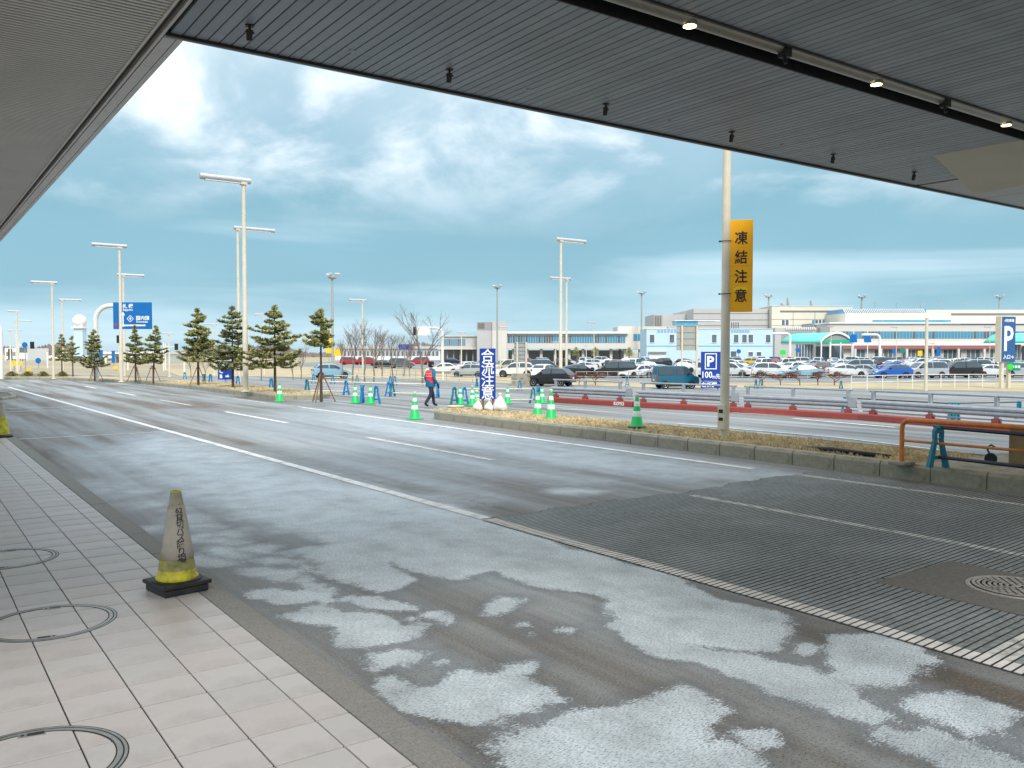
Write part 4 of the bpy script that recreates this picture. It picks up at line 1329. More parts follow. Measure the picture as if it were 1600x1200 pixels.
STANDS = [(289, 598, 'small blue barricade stand farthest left on the far road, left of the first large conifer'), (319, 603, 'teal barricade stand behind the trunk foot of the first large conifer'),
          (329, 603, 'teal barricade stand right of the first large conifer trunk'), (372, 607, 'blue barricade stand left of the tallest street lamp foot'),
          (424, 613, 'blue barricade stand left of the third large conifer trunk'), (480, 615, 'blue barricade stand between the third large conifer and the thin one'),
          (490, 599, 'blue barricade stand on the far road, left of the thin conifer trunk'), (520, 600, 'teal barricade stand under the silver hatchback on the far road'),
          (541, 617, 'blue barricade stand right of the thin conifer trunk'), (558, 600, 'blue barricade stand in front of the bare trees, far road'),
          (566, 630, 'blue barricade stand between the two green cones near the thin conifer'), (588, 631, 'blue barricade stand right of the two green cones near the thin conifer'),
          (607, 619, 'left one of the close pair of blue stands midway to the guard'), (613, 619, 'right one of the close pair of blue stands midway to the guard'),
          (610, 602, 'left one of two blue stands on the far road, behind the close pair'), (617, 602, 'right one of two blue stands on the far road, behind the close pair'),
          (684, 621, 'teal barricade stand just right of the guard'), (710, 632, 'blue stand left of the green cone beside the tall blue board'),
          (726, 632, 'blue stand right of the green cone beside the tall blue board'), (745, 604, 'blue stand on the far road at the left edge of the tall blue board'),
          (812, 610, 'blue stand in front of the grey board posts on the far road'), (833, 630, 'leftmost blue stand at the left end of the red barrier'),
          (841, 629, 'second blue stand at the left end of the red barrier'), (891, 603, 'blue stand behind the red barrier, right of the dark hatchback'),
          (980, 604, 'blue stand behind the red barrier, left of the teal van'), (1181, 607, 'left one of two teal stands behind the red barrier, right of the cream pole'),
          (1188, 607, 'right one of two teal stands behind the red barrier, right of the cream pole'), (1314, 610, 'small teal stand behind the barrier at the end of the grass verge')]
spos = []
for i, (px, py, lab) in enumerate(STANDS):
    spos.append(stand(px, py, lab, R.uniform(-.5, .5) + (0.9 if i % 3 == 1 else 0), blue=(i % 4 != 1 and px < 1000)))
s1 = stand(1320, 648, 'teal stand leaning at the red barrier foot, left of the orange rail', 0.25)
s2 = stand(1485, 660, 'left one of the close pair of teal stands behind the orange rail', 0.6)
s3 = stand(1495, 660, 'right one of the close pair of teal stands behind the orange rail', 0.6)
s4 = stand(1592, 654, 'teal stand at the right edge behind the orange rail', 0.3)
s5 = stand(1465, 730, 'nearest teal stand on the front island inside the orange rail', 0.15, z=0.25, scale=.86)


def pipe(a, b, r, m, label, z0=0.0, z1=0.0):
    a = Vector(a) + Vector((0, 0, z0)); b = Vector(b) + Vector((0, 0, z1))
    c = (a + b) / 2
    o = MB().path([a - c, b - c], r, 8).build('barrier_pipe', m, None, c, smooth=40)
    tag(o, label, 'pipe', 'long pipes laid through barricade stands')
    return o


pipe(s5, at(1700, 760, .25), .026, 'pipe_dark', 'dark pipe from the nearest teal stand top to the right edge', .575, .575)
pipe(s5, at(1700, 760, .25), .026, 'pipe_dark', 'dark pipe low through the nearest teal stand', .15, .15)
pipe(s1, s2, .022, 'pipe_dark', 'thin dark pipe along the tops of the stands behind the orange rail', .66, .66)
pipe(s2, s4, .022, 'pipe_dark', 'thin dark pipe at the right end behind the orange rail', .66, .66)
pipe(s1, s2, .022, 'pipe_white', 'pale pipe low along the red barrier foot', .17, .17)
for (i, j, lab, m) in [(7, 9, 'pale pipe between far stands under the silver hatchback', 'pipe_white'), (9, 14, 'pale pipe between far stands before the bare trees', 'pipe_white'),
                       (15, 19, 'long pale pipe on the far road behind the guard', 'pipe_white'), (5, 8, 'pale pipe behind the thin conifer trunk', 'pipe_white'),
                       (8, 12, 'pale pipe low between stands right of the thin conifer', 'pipe_white'), (13, 16, 'pale pipe running behind the guard to the stand at his side', 'pipe_white'),
                       (19, 20, 'pale pipe passing behind the tall blue board', 'pipe_white'), (18, 21, 'pale pipe low behind the tall blue board', 'pipe_white')]:
    pipe(spos[i], spos[j], .03, m, lab, .62, .62)
for (i, j, lab) in [(5, 8, 'lower pale pipe behind the thin conifer trunk'), (13, 16, 'lower pale pipe behind the guard'), (18, 21, 'lowest pale pipe behind the tall blue board')]:
    pipe(spos[i], spos[j], .03, 'pipe_white', lab, .16, .16)
# pipe clamp weight and brown board at the right
w = at(1548, 727, .25)
t = thing('pipe_weight', 'dark round weight hooked on the low pipe at right', 'weight', (w.x, w.y, .25), 0.4)
MB().lathe([(.05, -.035), (.085, -.035), (.085, .035), (.05, .035)], 14, (0, 0, .1), axis='x').build('weight_disc', 'pipe_dark', t)
MB().path([(0, 0, .13), (0, .06, .26), (0, .0, .30), (0, -.06, .26)], .014, 6).build('hook', 'pipe_dark', t)
bb = at(1608, 742, .25)
tag(MB().box(-.28, .28, -.015, .015, .1, .6).build('plywood_board', 'board_brown', None, (bb.x + .2, bb.y + .1, .25), -YAW + .1), 'brown board hung on the dark pipe at the right edge', 'board')


# orange pipe rail on the island
def orange_rail():
    a = at(1412, 722, .25); 
    t = thing('pipe_rail', 'rusty orange bent pipe guard rail on the front island at right', 'guard rail', (a.x - .16, a.y - .06, .25))
    H = 0.65; L = 5.2
    pts = [(0, 0, 0), (0, 0, H - .12)] + [(0, -.12 + .12 * math.cos(q), H - .12 + .12 * math.sin(q)) for q in [math.pi / 10 * k for k in range(1, 6)]] + [(0, -L + .2, H)]
    MB().path([(p[0], p[1], p[2]) for p in pts], .034, 12).build('top_pipe', 'rail_orange', t, smooth=40)
    MB().path([(0, 0, H * .53), (0, -L + .2, H * .53)], .02, 10).build('middle_pipe', 'rail_orange', t, smooth=40)
    MB().path([(0, -2.6, 0), (0, -2.6, H)], .03, 10).build('post', 'rail_orange', t, smooth=40)
    MB().box(-.14, .14, -.14, .14, -.02, .03).build('footing', 'kerb_concrete', t, bevel=.01)


orange_rail()
# black drain hose on the island
hp = [at(1262, 700, .24), at(1300, 702, .29), at(1350, 709, .27), at(1392, 714, .24)]
c = hp[1].copy()
tag(MB().path([q - c for q in hp], .04, 10).build('drain_hose', 'black', None, c, smooth=40), 'black hose lying in the dry grass left of the orange rail', 'hose')


# ------------------------------------------------------------------ steel guard barriers on red bases
def barrier_unit(a, b, posts, label, text_at=None):
    a = Vector(a); b = Vector(b)
    d = b - a; L = d.length; ang = math.atan2(d.y, d.x)
    zt = d.z
    t = thing('guard_barrier', label, 'barrier', a, ang, 'steel guard barriers on red bases')
    sl = zt / L
    def bar(name, m, x0, x1, y0, y1, z0, z1, **k):
        mb = MB(); mb.box(x0, x1, y0, y1, z0, z1)
        mb.v = [(v[0], v[1], v[2] + sl * v[0]) for v in mb.v]
        return mb.build(name, m, t, **k)
    mb = MB().prism([(-.2, 0), (-.2, .20), (-.17, .23), (.17, .23), (.2, .20), (.2, 0)], 0, L - .03, 'x')
    mb.v = [(v[0], v[1], v[2] + sl * v[0]) for v in mb.v]
    base = mb.build('red_base', 'barrier_red', t, bevel=.008)
    for q in posts:
        x = q * L
        bar('post_foot', 'barrier_red', x - .10, x + .10, -.10, .10, .232, .36)
        bar('post', 'galv', x - .055, x + .055, -.055, .055, .362, 1.02, bevel=.006)
    mb = MB().path([(posts[0] * L - .15, 0, 1.03 + sl * posts[0] * L), (posts[-1] * L + .15, 0, 1.03 + sl * posts[-1] * L)], .036, 10)
    mb.build('top_rail', 'galv', t, smooth=40)
    # W-beam with its two waves
    for side in (-1,):
        for z0 in (.42,):
            prof = [(side * .06, z0), (side * .085, z0 + .03), (side * .12, z0 + .06), (side * .12, z0 + .11), (side * .08, z0 + .15), (side * .12, z0 + .19), (side * .12, z0 + .24), (side * .06, z0 + .3)]
            prof2 = [(y * .92, z) for y, z in prof][::-1]
            mb = MB().prism(prof + prof2, .1, L - .1, 'x')
            mb.v = [(v[0], v[1], v[2] + sl * v[0]) for v in mb.v]
            mb.build('beam_rail', 'galv', t)
    bar('lower_rail', 'galv', .1, L - .1, -.03, .03, .30, .34)
    bar('end_box', 'galv', L - .42, L - .12, -.125, -.05, .44, .78)
    if text_at:
        o = text('KOYO', .19, 'sign_white', t, (text_at * L, -.258, .04 + sl * text_at * L), offset=.006)
        o.rotation_euler = (math.radians(90), 0, 0)
        o.location = (text_at * L, -.204, .115 + sl * text_at * L)


def bpt(px, py): 
    p = atg(px, py); return p


B0, B1, B2, B3, B4 = bpt(860, 628), bpt(993, 636), bpt(1160, 645), bpt(1345, 656), bpt(1640, 680)
barrier_unit(B0, B1, (.07, .43, .83), 'grey railed barrier on red base lettered with white capitals, farthest left', text_at=.85)
barrier_unit(B1, B2, (.08, .47, .92), 'grey railed barrier on red base passing behind the cream pole')
barrier_unit(B2, B3, (.05, .45, .9), 'grey railed barrier on red base right of the cream pole')
barrier_unit(B3, B4, (.08, .42, .76, .97), 'grey railed barrier on red base behind the orange rail at right')


def white_fence(pts, h, n, label, m='pole_white', posts_r=.035):
    P = [Vector(p) for p in pts]
    t = thing('pipe_fence', label, 'fence', P[0])
    for a, b in zip(P[:-1], P[1:]):
        a = a - P[0]; b = b - P[0]
        for k in range(n):
            q = a.lerp(b, k / n)
            MB().path([q, q + Vector((0, 0, h))], posts_r, 6).build('post', m, t)
        for zz in (h, h * .55):
            MB().path([a + Vector((0, 0, zz)), b + Vector((0, 0, zz))], posts_r * .8, 6).build('rail', m, t)


white_fence([atg(1330, 610), atg(1470, 606), atg(1600, 606), atg(1690, 607)], 1.05, 6, 'white pipe fence behind the barrier under the P tower')
white_fence([atg(610, 592), atg(660, 594), atg(760, 598)], 0.9, 5, 'thin pale rail fence along the far road behind the guard', 'galv_dull')
white_fence([atg(900, 598), atg(1030, 597)], 1.0, 8, 'pale mesh fence in front of the car park left of the teal van', 'galv_dull')
white_fence([atg(1125, 598), atg(1230, 598), atg(1325, 598)], 1.0, 6, 'low pale fence with bare hedge right of the cream pole', 'galv_dull')
white_fence([atg(500, 582), atg(620, 582), atg(745, 584)], 0.9, 12, 'thin fence across the dry grass bank behind the bare trees', 'galv_dull')


# ------------------------------------------------------------------ trees
def conifer(px, py, ytop, ybot, hw, label, seed, z=0.19, sparse=1.0, m='needles', stakes=False, lean=0.0):
    r = random.Random(seed)
    b = at(px, py, z) if px < 540 and px > 60 else atg(px, py)
    D = b.x * SYW + b.y * CYW; s = D / F
    H = hz(ytop, D) - b.z; Z0 = hz(ybot, D) - b.z; W = hw * s
    t = thing('conifer', label, 'tree', b, r.uniform(0, 6))
    r0 = 0.018 * H
    tr = MB().path([(0, 0, -.05), (lean * .3, 0, H * .3), (lean * .7, .0, H * .7), (lean, 0, H)], [r0, r0 * .8, r0 * .45, 0.012], 8)
    cr = MB()
    nw = max(9, int((H - Z0) / (0.235 * (H / 4.3))))
    for k in range(nw):
        f = k / (nw - 1)
        zk = z = Z0 + (H * .985 - Z0) * (f + (r.uniform(-.02, .02) if 0 < k < nw - 1 else 0))
        L0 = W * (1 - f) ** 0.66 * r.uniform(.75, 1.15) + 0.05
        nb = r.randint(7, 9) if f < .8 else 6
        ph = r.uniform(0, 6.28)
        for q in range(nb):
            if r.random() > sparse * .95: continue
            a = ph + 2 * math.pi * q / nb + r.uniform(-.3, .3)
            L = L0 * r.uniform(.42, 1.2)
            z = zk + r.uniform(-.09, .09) * H / 4.3
            droop = -0.12 * L * (1 - f) + r.uniform(-.05, .05); tipup = 0.16 * L
            ca, sa = math.cos(a), math.sin(a)
            def bp(u):
                return Vector((ca * L * u + lean * (z / H), sa * L * u, z + droop * math.sin(u * 2.6) + tipup * u * u))
            cr.path([bp(0), bp(.5), bp(1)], [.018 * (1.1 - f), .012 * (1.1 - f) + .003, .003], 3, 1, False)
            ns = int(10 + 46 * L / (W + .01) * (0.5 + .5 * sparse))
            for _ in range(ns):
                u = r.uniform(.16, 1.0) ** .85
                c = bp(u)
                side = r.choice((-1, 1)) * r.uniform(.05, .34) * L * (1.12 - u)
                c2 = c + Vector((-sa * side + ca * abs(side) * .6, ca * side + sa * abs(side) * .6, r.uniform(-.03, .05)))
                dv = (c2 - c); l = dv.length + .03
                for _n in range(4):
                    e = c.lerp(c2, r.random())
                    n = Vector((r.uniform(-1, 1), r.uniform(-1, 1), r.uniform(-.15, .75))).normalized() * r.uniform(.08, .21) * (H / 4.3)
                    w = dv.normalized() * r.uniform(.035, .08) * (H / 4.3) if dv.length > 1e-4 else Vector((.03, 0, 0))
                    cr.add([e - w, e + w, e + n + dv * .12], [(0, 1, 2)])
    # leader
    for _ in range(14):
        zt = H * r.uniform(.93, 1.0); a = r.uniform(0, 6.28)
        e = Vector((lean, 0, zt)); n = Vector((math.cos(a), math.sin(a), .6)) * .12 * H / 4.3
        cr.add([e, e + Vector((0, 0, .03)), e + n], [(0, 1, 2)])
    tr.build('trunk', 'bark', t, smooth=60)
    cr.build('crown', [m, 'bark'], t, fix=False)
    if stakes:
        for a in (0.4, 2.5, 4.6):
            MB().path([(.5 * math.cos(a), .5 * math.sin(a), -.05), (.06 * math.cos(a), .06 * math.sin(a), .95)], .022, 6).build('stake', 'wood', t)
        MB().path([(.16, .1, .8), (-.16, -.1, .8)], .025, 6).build('tie_bar', 'wood', t)


conifer(310, 602, 486, 562, 33, 'dense conifer, leftmost of the four large ones beside the tallest lamp', 1, stakes=True)
conifer(364, 606, 482, 574, 42, 'dark conifer directly left of the tallest street lamp', 2, m='needles_blue')
conifer(430, 614, 480, 568, 50, 'broad conifer right of the tallest street lamp, above a green cone', 3)
conifer(502, 626, 486, 540, 32, 'thin conifer with high crown and long bare trunk, rightmost of the large ones', 4, sparse=.85, stakes=True)
conifer(148, 594, 516, 572, 20, 'young conifer in front of the arched sign post', 5, sparse=.8, stakes=True)
conifer(212, 596, 511, 566, 20, 'left conifer of the pair under the blue direction sign', 6, sparse=.8, stakes=True)
conifer(239, 597, 511, 564, 22, 'right conifer of the pair under the blue direction sign', 7, sparse=.8, lean=-.35, stakes=True)
conifer(97, 588, 524, 562, 13, 'thin sparse conifer just left of the white domed tower', 8, sparse=.6)
conifer(114, 588, 527, 566, 14, 'thin sparse conifer in front of the white domed tower', 9, sparse=.5)


def bare_tree(px, py, ytop, sp, label, seed, m='bark_grey', name='bare_tree', cat='tree', levels=5, trunk=.32):
    r = random.Random(seed)
    b = atg(px, py); D = b.x * SYW + b.y * CYW; s = D / F
    H = hz(ytop, D) - b.z; W = sp * s
    t = thing(name, label, cat, b, r.uniform(0, 6))
    tk, tw = MB(), MB()
    def grow(p, d, L, rad, lv):
        mid = p + d * L * .5 + Vector((r.uniform(-1, 1), r.uniform(-1, 1), 0)) * L * .05
        e = p + d * L
        (tk if lv == 0 else tw).path([p, mid, e], [rad, rad * .85, rad * .68], 5 if lv < 2 else 3, 0, False)
        if lv >= levels: return
        n = 3 if lv < 2 else r.choice((2, 3, 3))
        for k in range(n):
            sprd = .75 + .1 * lv
            dd = (d + Vector((r.uniform(-1, 1) * sprd * W / H * 2.6, r.uniform(-1, 1) * sprd * W / H * 2.6, r.uniform(.0, .35)))).normalized()
            grow(e if k < 2 else p.lerp(e, r.uniform(.5, .9)), dd, L * r.uniform(.62, .86), max(rad * .62, (.006 if cat == 'tree' else .0035) * s / .05), lv + 1)
    grow(Vector((0, 0, -.05)), Vector((r.uniform(-.05, .05), r.uniform(-.05, .05), 1)).normalized(), H * trunk, H * .014 + (.012 if cat == 'tree' else 0), 0)
    zs = max(v[2] for v in tw.v)
    f = H / zs
    for mbx in (tk, tw):
        mbx.v = [(v[0] * f, v[1] * f, v[2] * f if v[2] > 0 else v[2]) for v in mbx.v]
    tk.build('trunk', m, t); tw.build('crown', m, t, fix=False)


for i, (px, py, yt, sp, lab) in enumerate([
        (660, 602, 472, 34, 'tallest bare tree, standing behind the guard'), (570, 598, 494, 28, 'bare tree in front of the white lamp right of the thin conifer'),
        (584, 598, 507, 22, 'bare tree right of the white lamp, twigs touching its neighbour'), (551, 597, 512, 16, 'slim bare tree just left of the white lamp'),
        (613, 600, 515, 24, 'bare tree halfway between the white lamp and the tallest bare tree'), (631, 588, 520, 18, 'thin bare tree left of the tallest bare tree, farther back'),
        (535, 592, 528, 16, 'small bare tree right behind the thin conifer'), (597, 590, 522, 14, 'small bare tree on the grass bank between two larger ones'),
        (470, 592, 528, 18, 'bare tree behind the gap between the broad and thin conifers'), (408, 594, 540, 16, 'bare tree showing under the broad conifer'),
        (298, 590, 548, 10, 'small bare tree left of the first large conifer'), (321, 590, 550, 10, 'small bare tree right behind the first large conifer'),
        (458, 593, 545, 12, 'low bare tree behind the broad conifer skirt'), (640, 590, 532, 12, 'low bare sapling beside the purple board')]):
    bare_tree(px, py, yt, sp, lab, 40 + i)
for i, (px, lab) in enumerate([(1192, 'first'), (1220, 'second'), (1250, 'third'), (1278, 'fourth'), (1304, 'fifth')]):
    bare_tree(px, 602, 579, 26, f'bare reddish bush, {lab} from the left of five right of the cream pole', 70 + i, 'twig_maroon', 'bare_bush', 'bush', 6, .16)
for i, (px, lab) in enumerate([(905, 'left'), (930, 'right')]):
    bare_tree(px, 602, 581, 24, f'{lab} one of two low reddish bushes behind the barrier by the dark hatchback', 80 + i, 'twig_maroon', 'bare_bush', 'bush', 6, .16)


def leafy(px, py, ytop, hw, label, seed, m='shrub', name='shrub', trunk=False, D=None, n=1400):
    r = random.Random(seed)
    b = atg(px, py) if D is None else dep(px, D)
    Dd = b.x * SYW + b.y * CYW; s = Dd / F
    H = hz(ytop, Dd) - b.z; W = hw * s
    t = thing(name, label, 'shrub' if not trunk else 'tree', b)
    cr = MB(); z0 = H * .45 if trunk else 0
    for _ in range(n):
        a = r.uniform(0, 6.28); q = r.random() ** .5; zf = r.random()
        rad = W * math.sqrt(max(0, 1 - (zf * 1.0) ** 2.2)) * (0.8 + .2 * math.sin(a * 3 + seed))
        c = Vector((rad * q * math.cos(a), rad * q * math.sin(a) * .8, z0 + (H - z0) * zf * r.uniform(.75, 1)))
        u = Vector((r.uniform(-1, 1), r.uniform(-1, 1), r.uniform(-.4, 1))).normalized() * .055 * max(1, Dd / 60)
        v = Vector((r.uniform(-1, 1), r.uniform(-1, 1), r.uniform(-1, 1))).normalized() * .035 * max(1, Dd / 60)
        cr.add([c - v, c + v, c + u], [(0, 1, 2)])
    cr.build('foliage', m, t, fix=False)
    st = MB()
    for k in range(5 if not trunk else 1):
        a = k * 1.3
        st.path([(0, 0, -.02), (W * .3 * math.cos(a) * (0 if trunk else 1), W * .3 * math.sin(a) * (0 if trunk else 1), H * .6)], .03 if not trunk else .1, 5)
    st.build('stem', 'bark', t)


for i, (px, hw, lab) in enumerate([(18, 14, 'low olive shrub at the far left of the bed by the road bend'), (44, 16, 'low olive shrub second from left in the bed by the road bend'),
                                   (68, 14, 'low olive shrub left of the lamp foot at the road bend'), (98, 12, 'low olive shrub right of the lamp foot at the road bend')]):
    leafy(px, 592, 580, hw, lab, 90 + i)
for i, (px, lab) in enumerate([(900, 'small round green tree before the concourse, left of three'), (930, 'small round green tree before the concourse, middle of three'), (983, 'small round green tree before the concourse, right of three')]):
    leafy(px, 0, 542, 8, lab, 95 + i, 'needles', 'round_tree', True, 215, 700)


# ------------------------------------------------------------------ cars
CT = {
    'sedan': dict(L=4.55, W=1.74, H=1.45, prof=[(0, .30), (0, .52), (.02, .64), (.06, .72), (.26, .88), (.42, 1.36), (.50, 1.44), (.64, 1.43), (.70, 1.38), (.86, 1.02), (.97, .96), (1, .80), (1, .32)], belt=(4, 9), wr=.31),
    'liftback': dict(L=4.45, W=1.74, H=1.48, prof=[(0, .28), (0, .50), (.03, .64), (.08, .74), (.23, .92), (.40, 1.38), (.50, 1.48), (.62, 1.46), (.78, 1.32), (.95, 1.06), (.99, .98), (1, .75), (1, .34)], belt=(4, 9), wr=.31),
    'hatchback': dict(L=3.95, W=1.69, H=1.51, prof=[(0, .28), (0, .54), (.03, .70), (.08, .80), (.24, .96), (.40, 1.42), (.50, 1.51), (.72, 1.49), (.84, 1.42), (.95, 1.04), (.98, .96), (1, .72), (1, .34)], belt=(4, 9), wr=.30),
    'minivan': dict(L=4.70, W=1.73, H=1.82, prof=[(0, .28), (0, .60), (.02, .82), (.05, .92), (.15, 1.04), (.32, 1.66), (.40, 1.79), (.80, 1.82), (.93, 1.77), (.985, 1.10), (1, 1.0), (1, .70), (1, .34)], belt=(4, 9), wr=.32),
    'box van': dict(L=3.40, W=1.48, H=1.78, prof=[(0, .26), (0, .62), (.015, .86), (.04, .94), (.13, 1.02), (.26, 1.62), (.33, 1.74), (.80, 1.78), (.955, 1.74), (.99, 1.04), (1, .95), (1, .70), (1, .32)], belt=(4, 9), wr=.27),
    'off-roader': dict(L=4.45, W=1.80, H=1.68, prof=[(0, .36), (0, .66), (.02, .82), (.06, .92), (.25, 1.04), (.38, 1.55), (.46, 1.66), (.74, 1.68), (.88, 1.60), (.97, 1.10), (.99, 1.02), (1, .78), (1, .40)], belt=(4, 9), wr=.36),
}
CARM = {}


def car_meshes(ty):
    T = CT[ty]; L, W, H = T['L'], T['W'], T['H']; hw = W / 2
    pr = [((.5 - x) * L, z) for x, z in T['prof']]
    i0, i1 = T['belt']
    zb = lambda x: pr[i0][1] + (pr[i1][1] - pr[i0][1]) * (pr[i0][0] - x) / (pr[i0][0] - pr[i1][0])
    zr = max(z for _, z in pr)
    def half(i):
        x, z = pr[i]
        if i0 < i < i1:
            return hw * (1 - .20 * (z - zb(x)) / (zr - zb(x) + 1e-6))
        e = min(1, (1 - abs(x) / (L / 2)) / .12)
        return hw * (.86 + .14 * e ** .5)
    P = {}
    b = MB(); n = len(pr)
    cols = (-1, -.82, .82, 1)
    for i, (x, z) in enumerate(pr):
        h = half(i)
        for c in cols:
            dz = -.035 if abs(c) == 1 and 1 < i < n - 2 else 0
            b.v.append((x, c * h, z + dz))
    for i in range(n - 1):
        for c in range(3):
            b.f.append((i * 4 + c, i * 4 + c + 1, (i + 1) * 4 + c + 1, (i + 1) * 4 + c)); b.m.append(0)
    for c in (0, 3):
        lower = [i * 4 + c for i in list(range(0, i0 + 1)) + list(range(i1, n))]
        # widest line: insert a bulge row
        b.f.append(tuple(lower if c == 0 else lower[::-1])); b.m.append(0)
        up = [i * 4 + c for i in range(i0, i1 + 1)]
        b.f.append(tuple(up if c == 0 else up[::-1])); b.m.append(0)
    b.f.append((0, 3, (n - 1) * 4 + 3, (n - 1) * 4)); b.m.append(1)
    b.f.append((0, 1, 2, 3)); b.m.append(0)
    # sill and bumper trim
    b.box(-L * .30, L * .30, -hw * .99, hw * .99, .17, .30, 1)
    P['body'] = b.mesh('body', ['car_white', 'car_black_trim'], smooth=42)
    def ys(x, z):
        return hw * (1 - .20 * (z - zb(x)) / (zr - zb(x) + 1e-6)) + .008
    # side glass: two panes per side
    def pane(xa, xb):
        def ztop(x):
            for i in range(i0, i1):
                (x0, z0), (x1, z1) = pr[i], pr[i + 1]
                if x1 <= x <= x0: return z0 + (z1 - z0) * (x0 - x) / (x0 - x1 + 1e-9)
            return zr
        pts = []
        k = 5
        for q in range(k + 1):
            x = xa + (xb - xa) * q / k; pts.append((x, zb(x) + .035))
        for q in range(k, -1, -1):
            x = xa + (xb - xa) * q / k; pts.append((x, max(zb(x) + .05, ztop(x) - .085)))
        return pts
    xa = pr[i0][0] - .22 * (pr[i0][0] - pr[i0 + 1][0]) - .10; xb = pr[i1][0] + .22 * (pr[i1 - 1][0] - pr[i1][0]) + .10
    xm = (xa + xb) / 2 + .05
    for sd_ in (-1, 1):
        for nm, u, v in (('f', xa, xm + .045), ('r', xm - .045, xb)):
            pts = pane(u, v)
            g = MB(); vs = [(x, sd_ * ys(x, z), z) for x, z in pts]
            g.add(vs, [tuple(range(len(vs))) if sd_ < 0 else tuple(range(len(vs)))[::-1]])
            P[('side_window', nm, sd_)] = g.mesh('side_window', 'car_glass', fix=False)
    def scr(ia, ib, nm, k0, k1):
        (x0, z0), (x1, z1) = pr[ia], pr[ib]
        A = lambda f: (x0 + (x1 - x0) * f, z0 + (z1 - z0) * f)
        (xa_, za_), (xb_, zb_) = A(k0), A(k1)
        nx, nz = -(z1 - z0), (x1 - x0); l = math.hypot(nx, nz); nx, nz = -nx / l * .008, -nz / l * .008
        if nz < 0: nx, nz = -nx, -nz
        ha, hb = half(ia) * .80, half(ib) * .84
        if ia == i0: pass
        g = MB().add([(xa_ + nx, -ha, za_ + nz), (xa_ + nx, ha, za_ + nz), (xb_ + nx, hb, zb_ + nz), (xb_ + nx, -hb, zb_ + nz)], [(0, 1, 2, 3)])
        return g.mesh(nm, 'car_glass')
    P['windscreen'] = scr(i0, i0 + 1, 'windscreen', .06, .96)
    P['rear_window'] = scr(i1 - 1, i1, 'rear_window', .08, .92)
    wr = T['wr']
    wh = MB().lathe([(wr * .62, .0), (wr * .93, .0), (wr, .035), (wr, .17), (wr * .93, .2), (.02, .2)], 18, axis='y').mesh('wheel', 'tyre', smooth=40)
    rim = MB().lathe([(wr * .64, .004), (wr * .64, -.006), (wr * .5, .012), (wr * .18, .004), (.02, -.006)], 18, axis='y')
    P['wheel'] = wh; P['rim'] = rim.mesh('rim', 'rim')
    P['arch'] = MB().lathe([(wr * 1.17, .0), (wr * 1.17, .006), (.02, .006)], 18, axis='y').mesh('wheel_arch', 'car_black_trim')
    zf = pr[3][1]
    for sd_ in (-1, 1):
        P[('headlight', sd_)] = MB().add([(pr[1][0] + .01, sd_ * hw * .52, zf - .14), (pr[2][0] - .16, sd_ * hw * .93, zf - .10), (pr[3][0] - .20, sd_ * hw * .93, zf + .02), (pr[2][0] + .01, sd_ * hw * .50, zf - .03)],
                                         [(0, 1, 2, 3)]).mesh('headlight', 'head_lamp')
        xr = pr[-2][0]; zt = pr[-3][1]
        P[('taillight', sd_)] = MB().box(xr - .012, xr + .16, min(sd_ * hw * .66, sd_ * hw * .895), max(sd_ * hw * .66, sd_ * hw * .895), zt - .20, zt + .0).mesh('taillight', 'tail_lamp')
        P[('mirror', sd_)] = MB().box(pr[i0][0] - .55, pr[i0][0] - .40, min(sd_ * (hw + .01), sd_ * (hw + .17)), max(sd_ * (hw + .01), sd_ * (hw + .17)), pr[i0][1] + .06, pr[i0][1] + .20).mesh('mirror', 'car_black_trim', bevel=.02)
    P['plate_f'] = MB().box(pr[1][0], pr[1][0] + .012, -.17, .17, .42, .56).mesh('number_plate', 'plate')
    P['plate_r'] = MB().box(pr[-2][0] - .012, pr[-2][0], -.17, .17, .60, .76).mesh('number_plate', 'plate')
    P['grille'] = MB().box(pr[0][0], pr[0][0] + .008, -hw * .5, hw * .5, .30, .40).mesh('grille', 'car_black_trim')
    CARM[ty] = P


for ty in CT: car_meshes(ty)


def car(p, ty, colr, heading, label, group='cars in the car park', detail=2):
    """heading: 0 faces picture right, 90 faces away, 180 faces left, 270 faces the camera."""
    P = CARM[ty]; T = CT[ty]
    t = thing('car', label, 'car', p, -YAW + math.radians(heading), group)
    b = link('body', P['body'], t)
    b.material_slots[0].link = 'OBJECT'; b.material_slots[0].material = M['car_' + colr]
    for k in ('windscreen', 'rear_window'): link(k, P[k], t)
    for s in (-1, 1):
        for q in ('f', 'r'): link('side_window', P[('side_window', q, s)], t)
    wr, L, hw = T['wr'], T['L'], T['W'] / 2
    for fx in (.31, -.30):
        for s in (-1, 1):
            if detail > 0:
                a = link('wheel_arch', P['arch'], t, (fx * L, s * (hw + .003), wr + .02))
                if s > 0: a.rotation_euler = (0, 0, math.pi)
            w = link('wheel', P['wheel'], t, (fx * L, s * (hw + .012), wr))
            if s > 0: w.rotation_euler = (0, 0, math.pi)
            if detail > 1: link('rim', P['rim'], w)
    for s in (-1, 1):
        link('headlight', P[('headlight', s)], t); link('taillight', P[('taillight', s)], t)
        if detail > 0: link('mirror', P[('mirror', s)], t)
    if detail > 0:
        link('number_plate', P['plate_f'], t); link('number_plate', P['plate_r'], t); link('grille', P['grille'], t)


def gp(px, py):
    return dep(px, F * (CZ + .85) / (py - HZ))


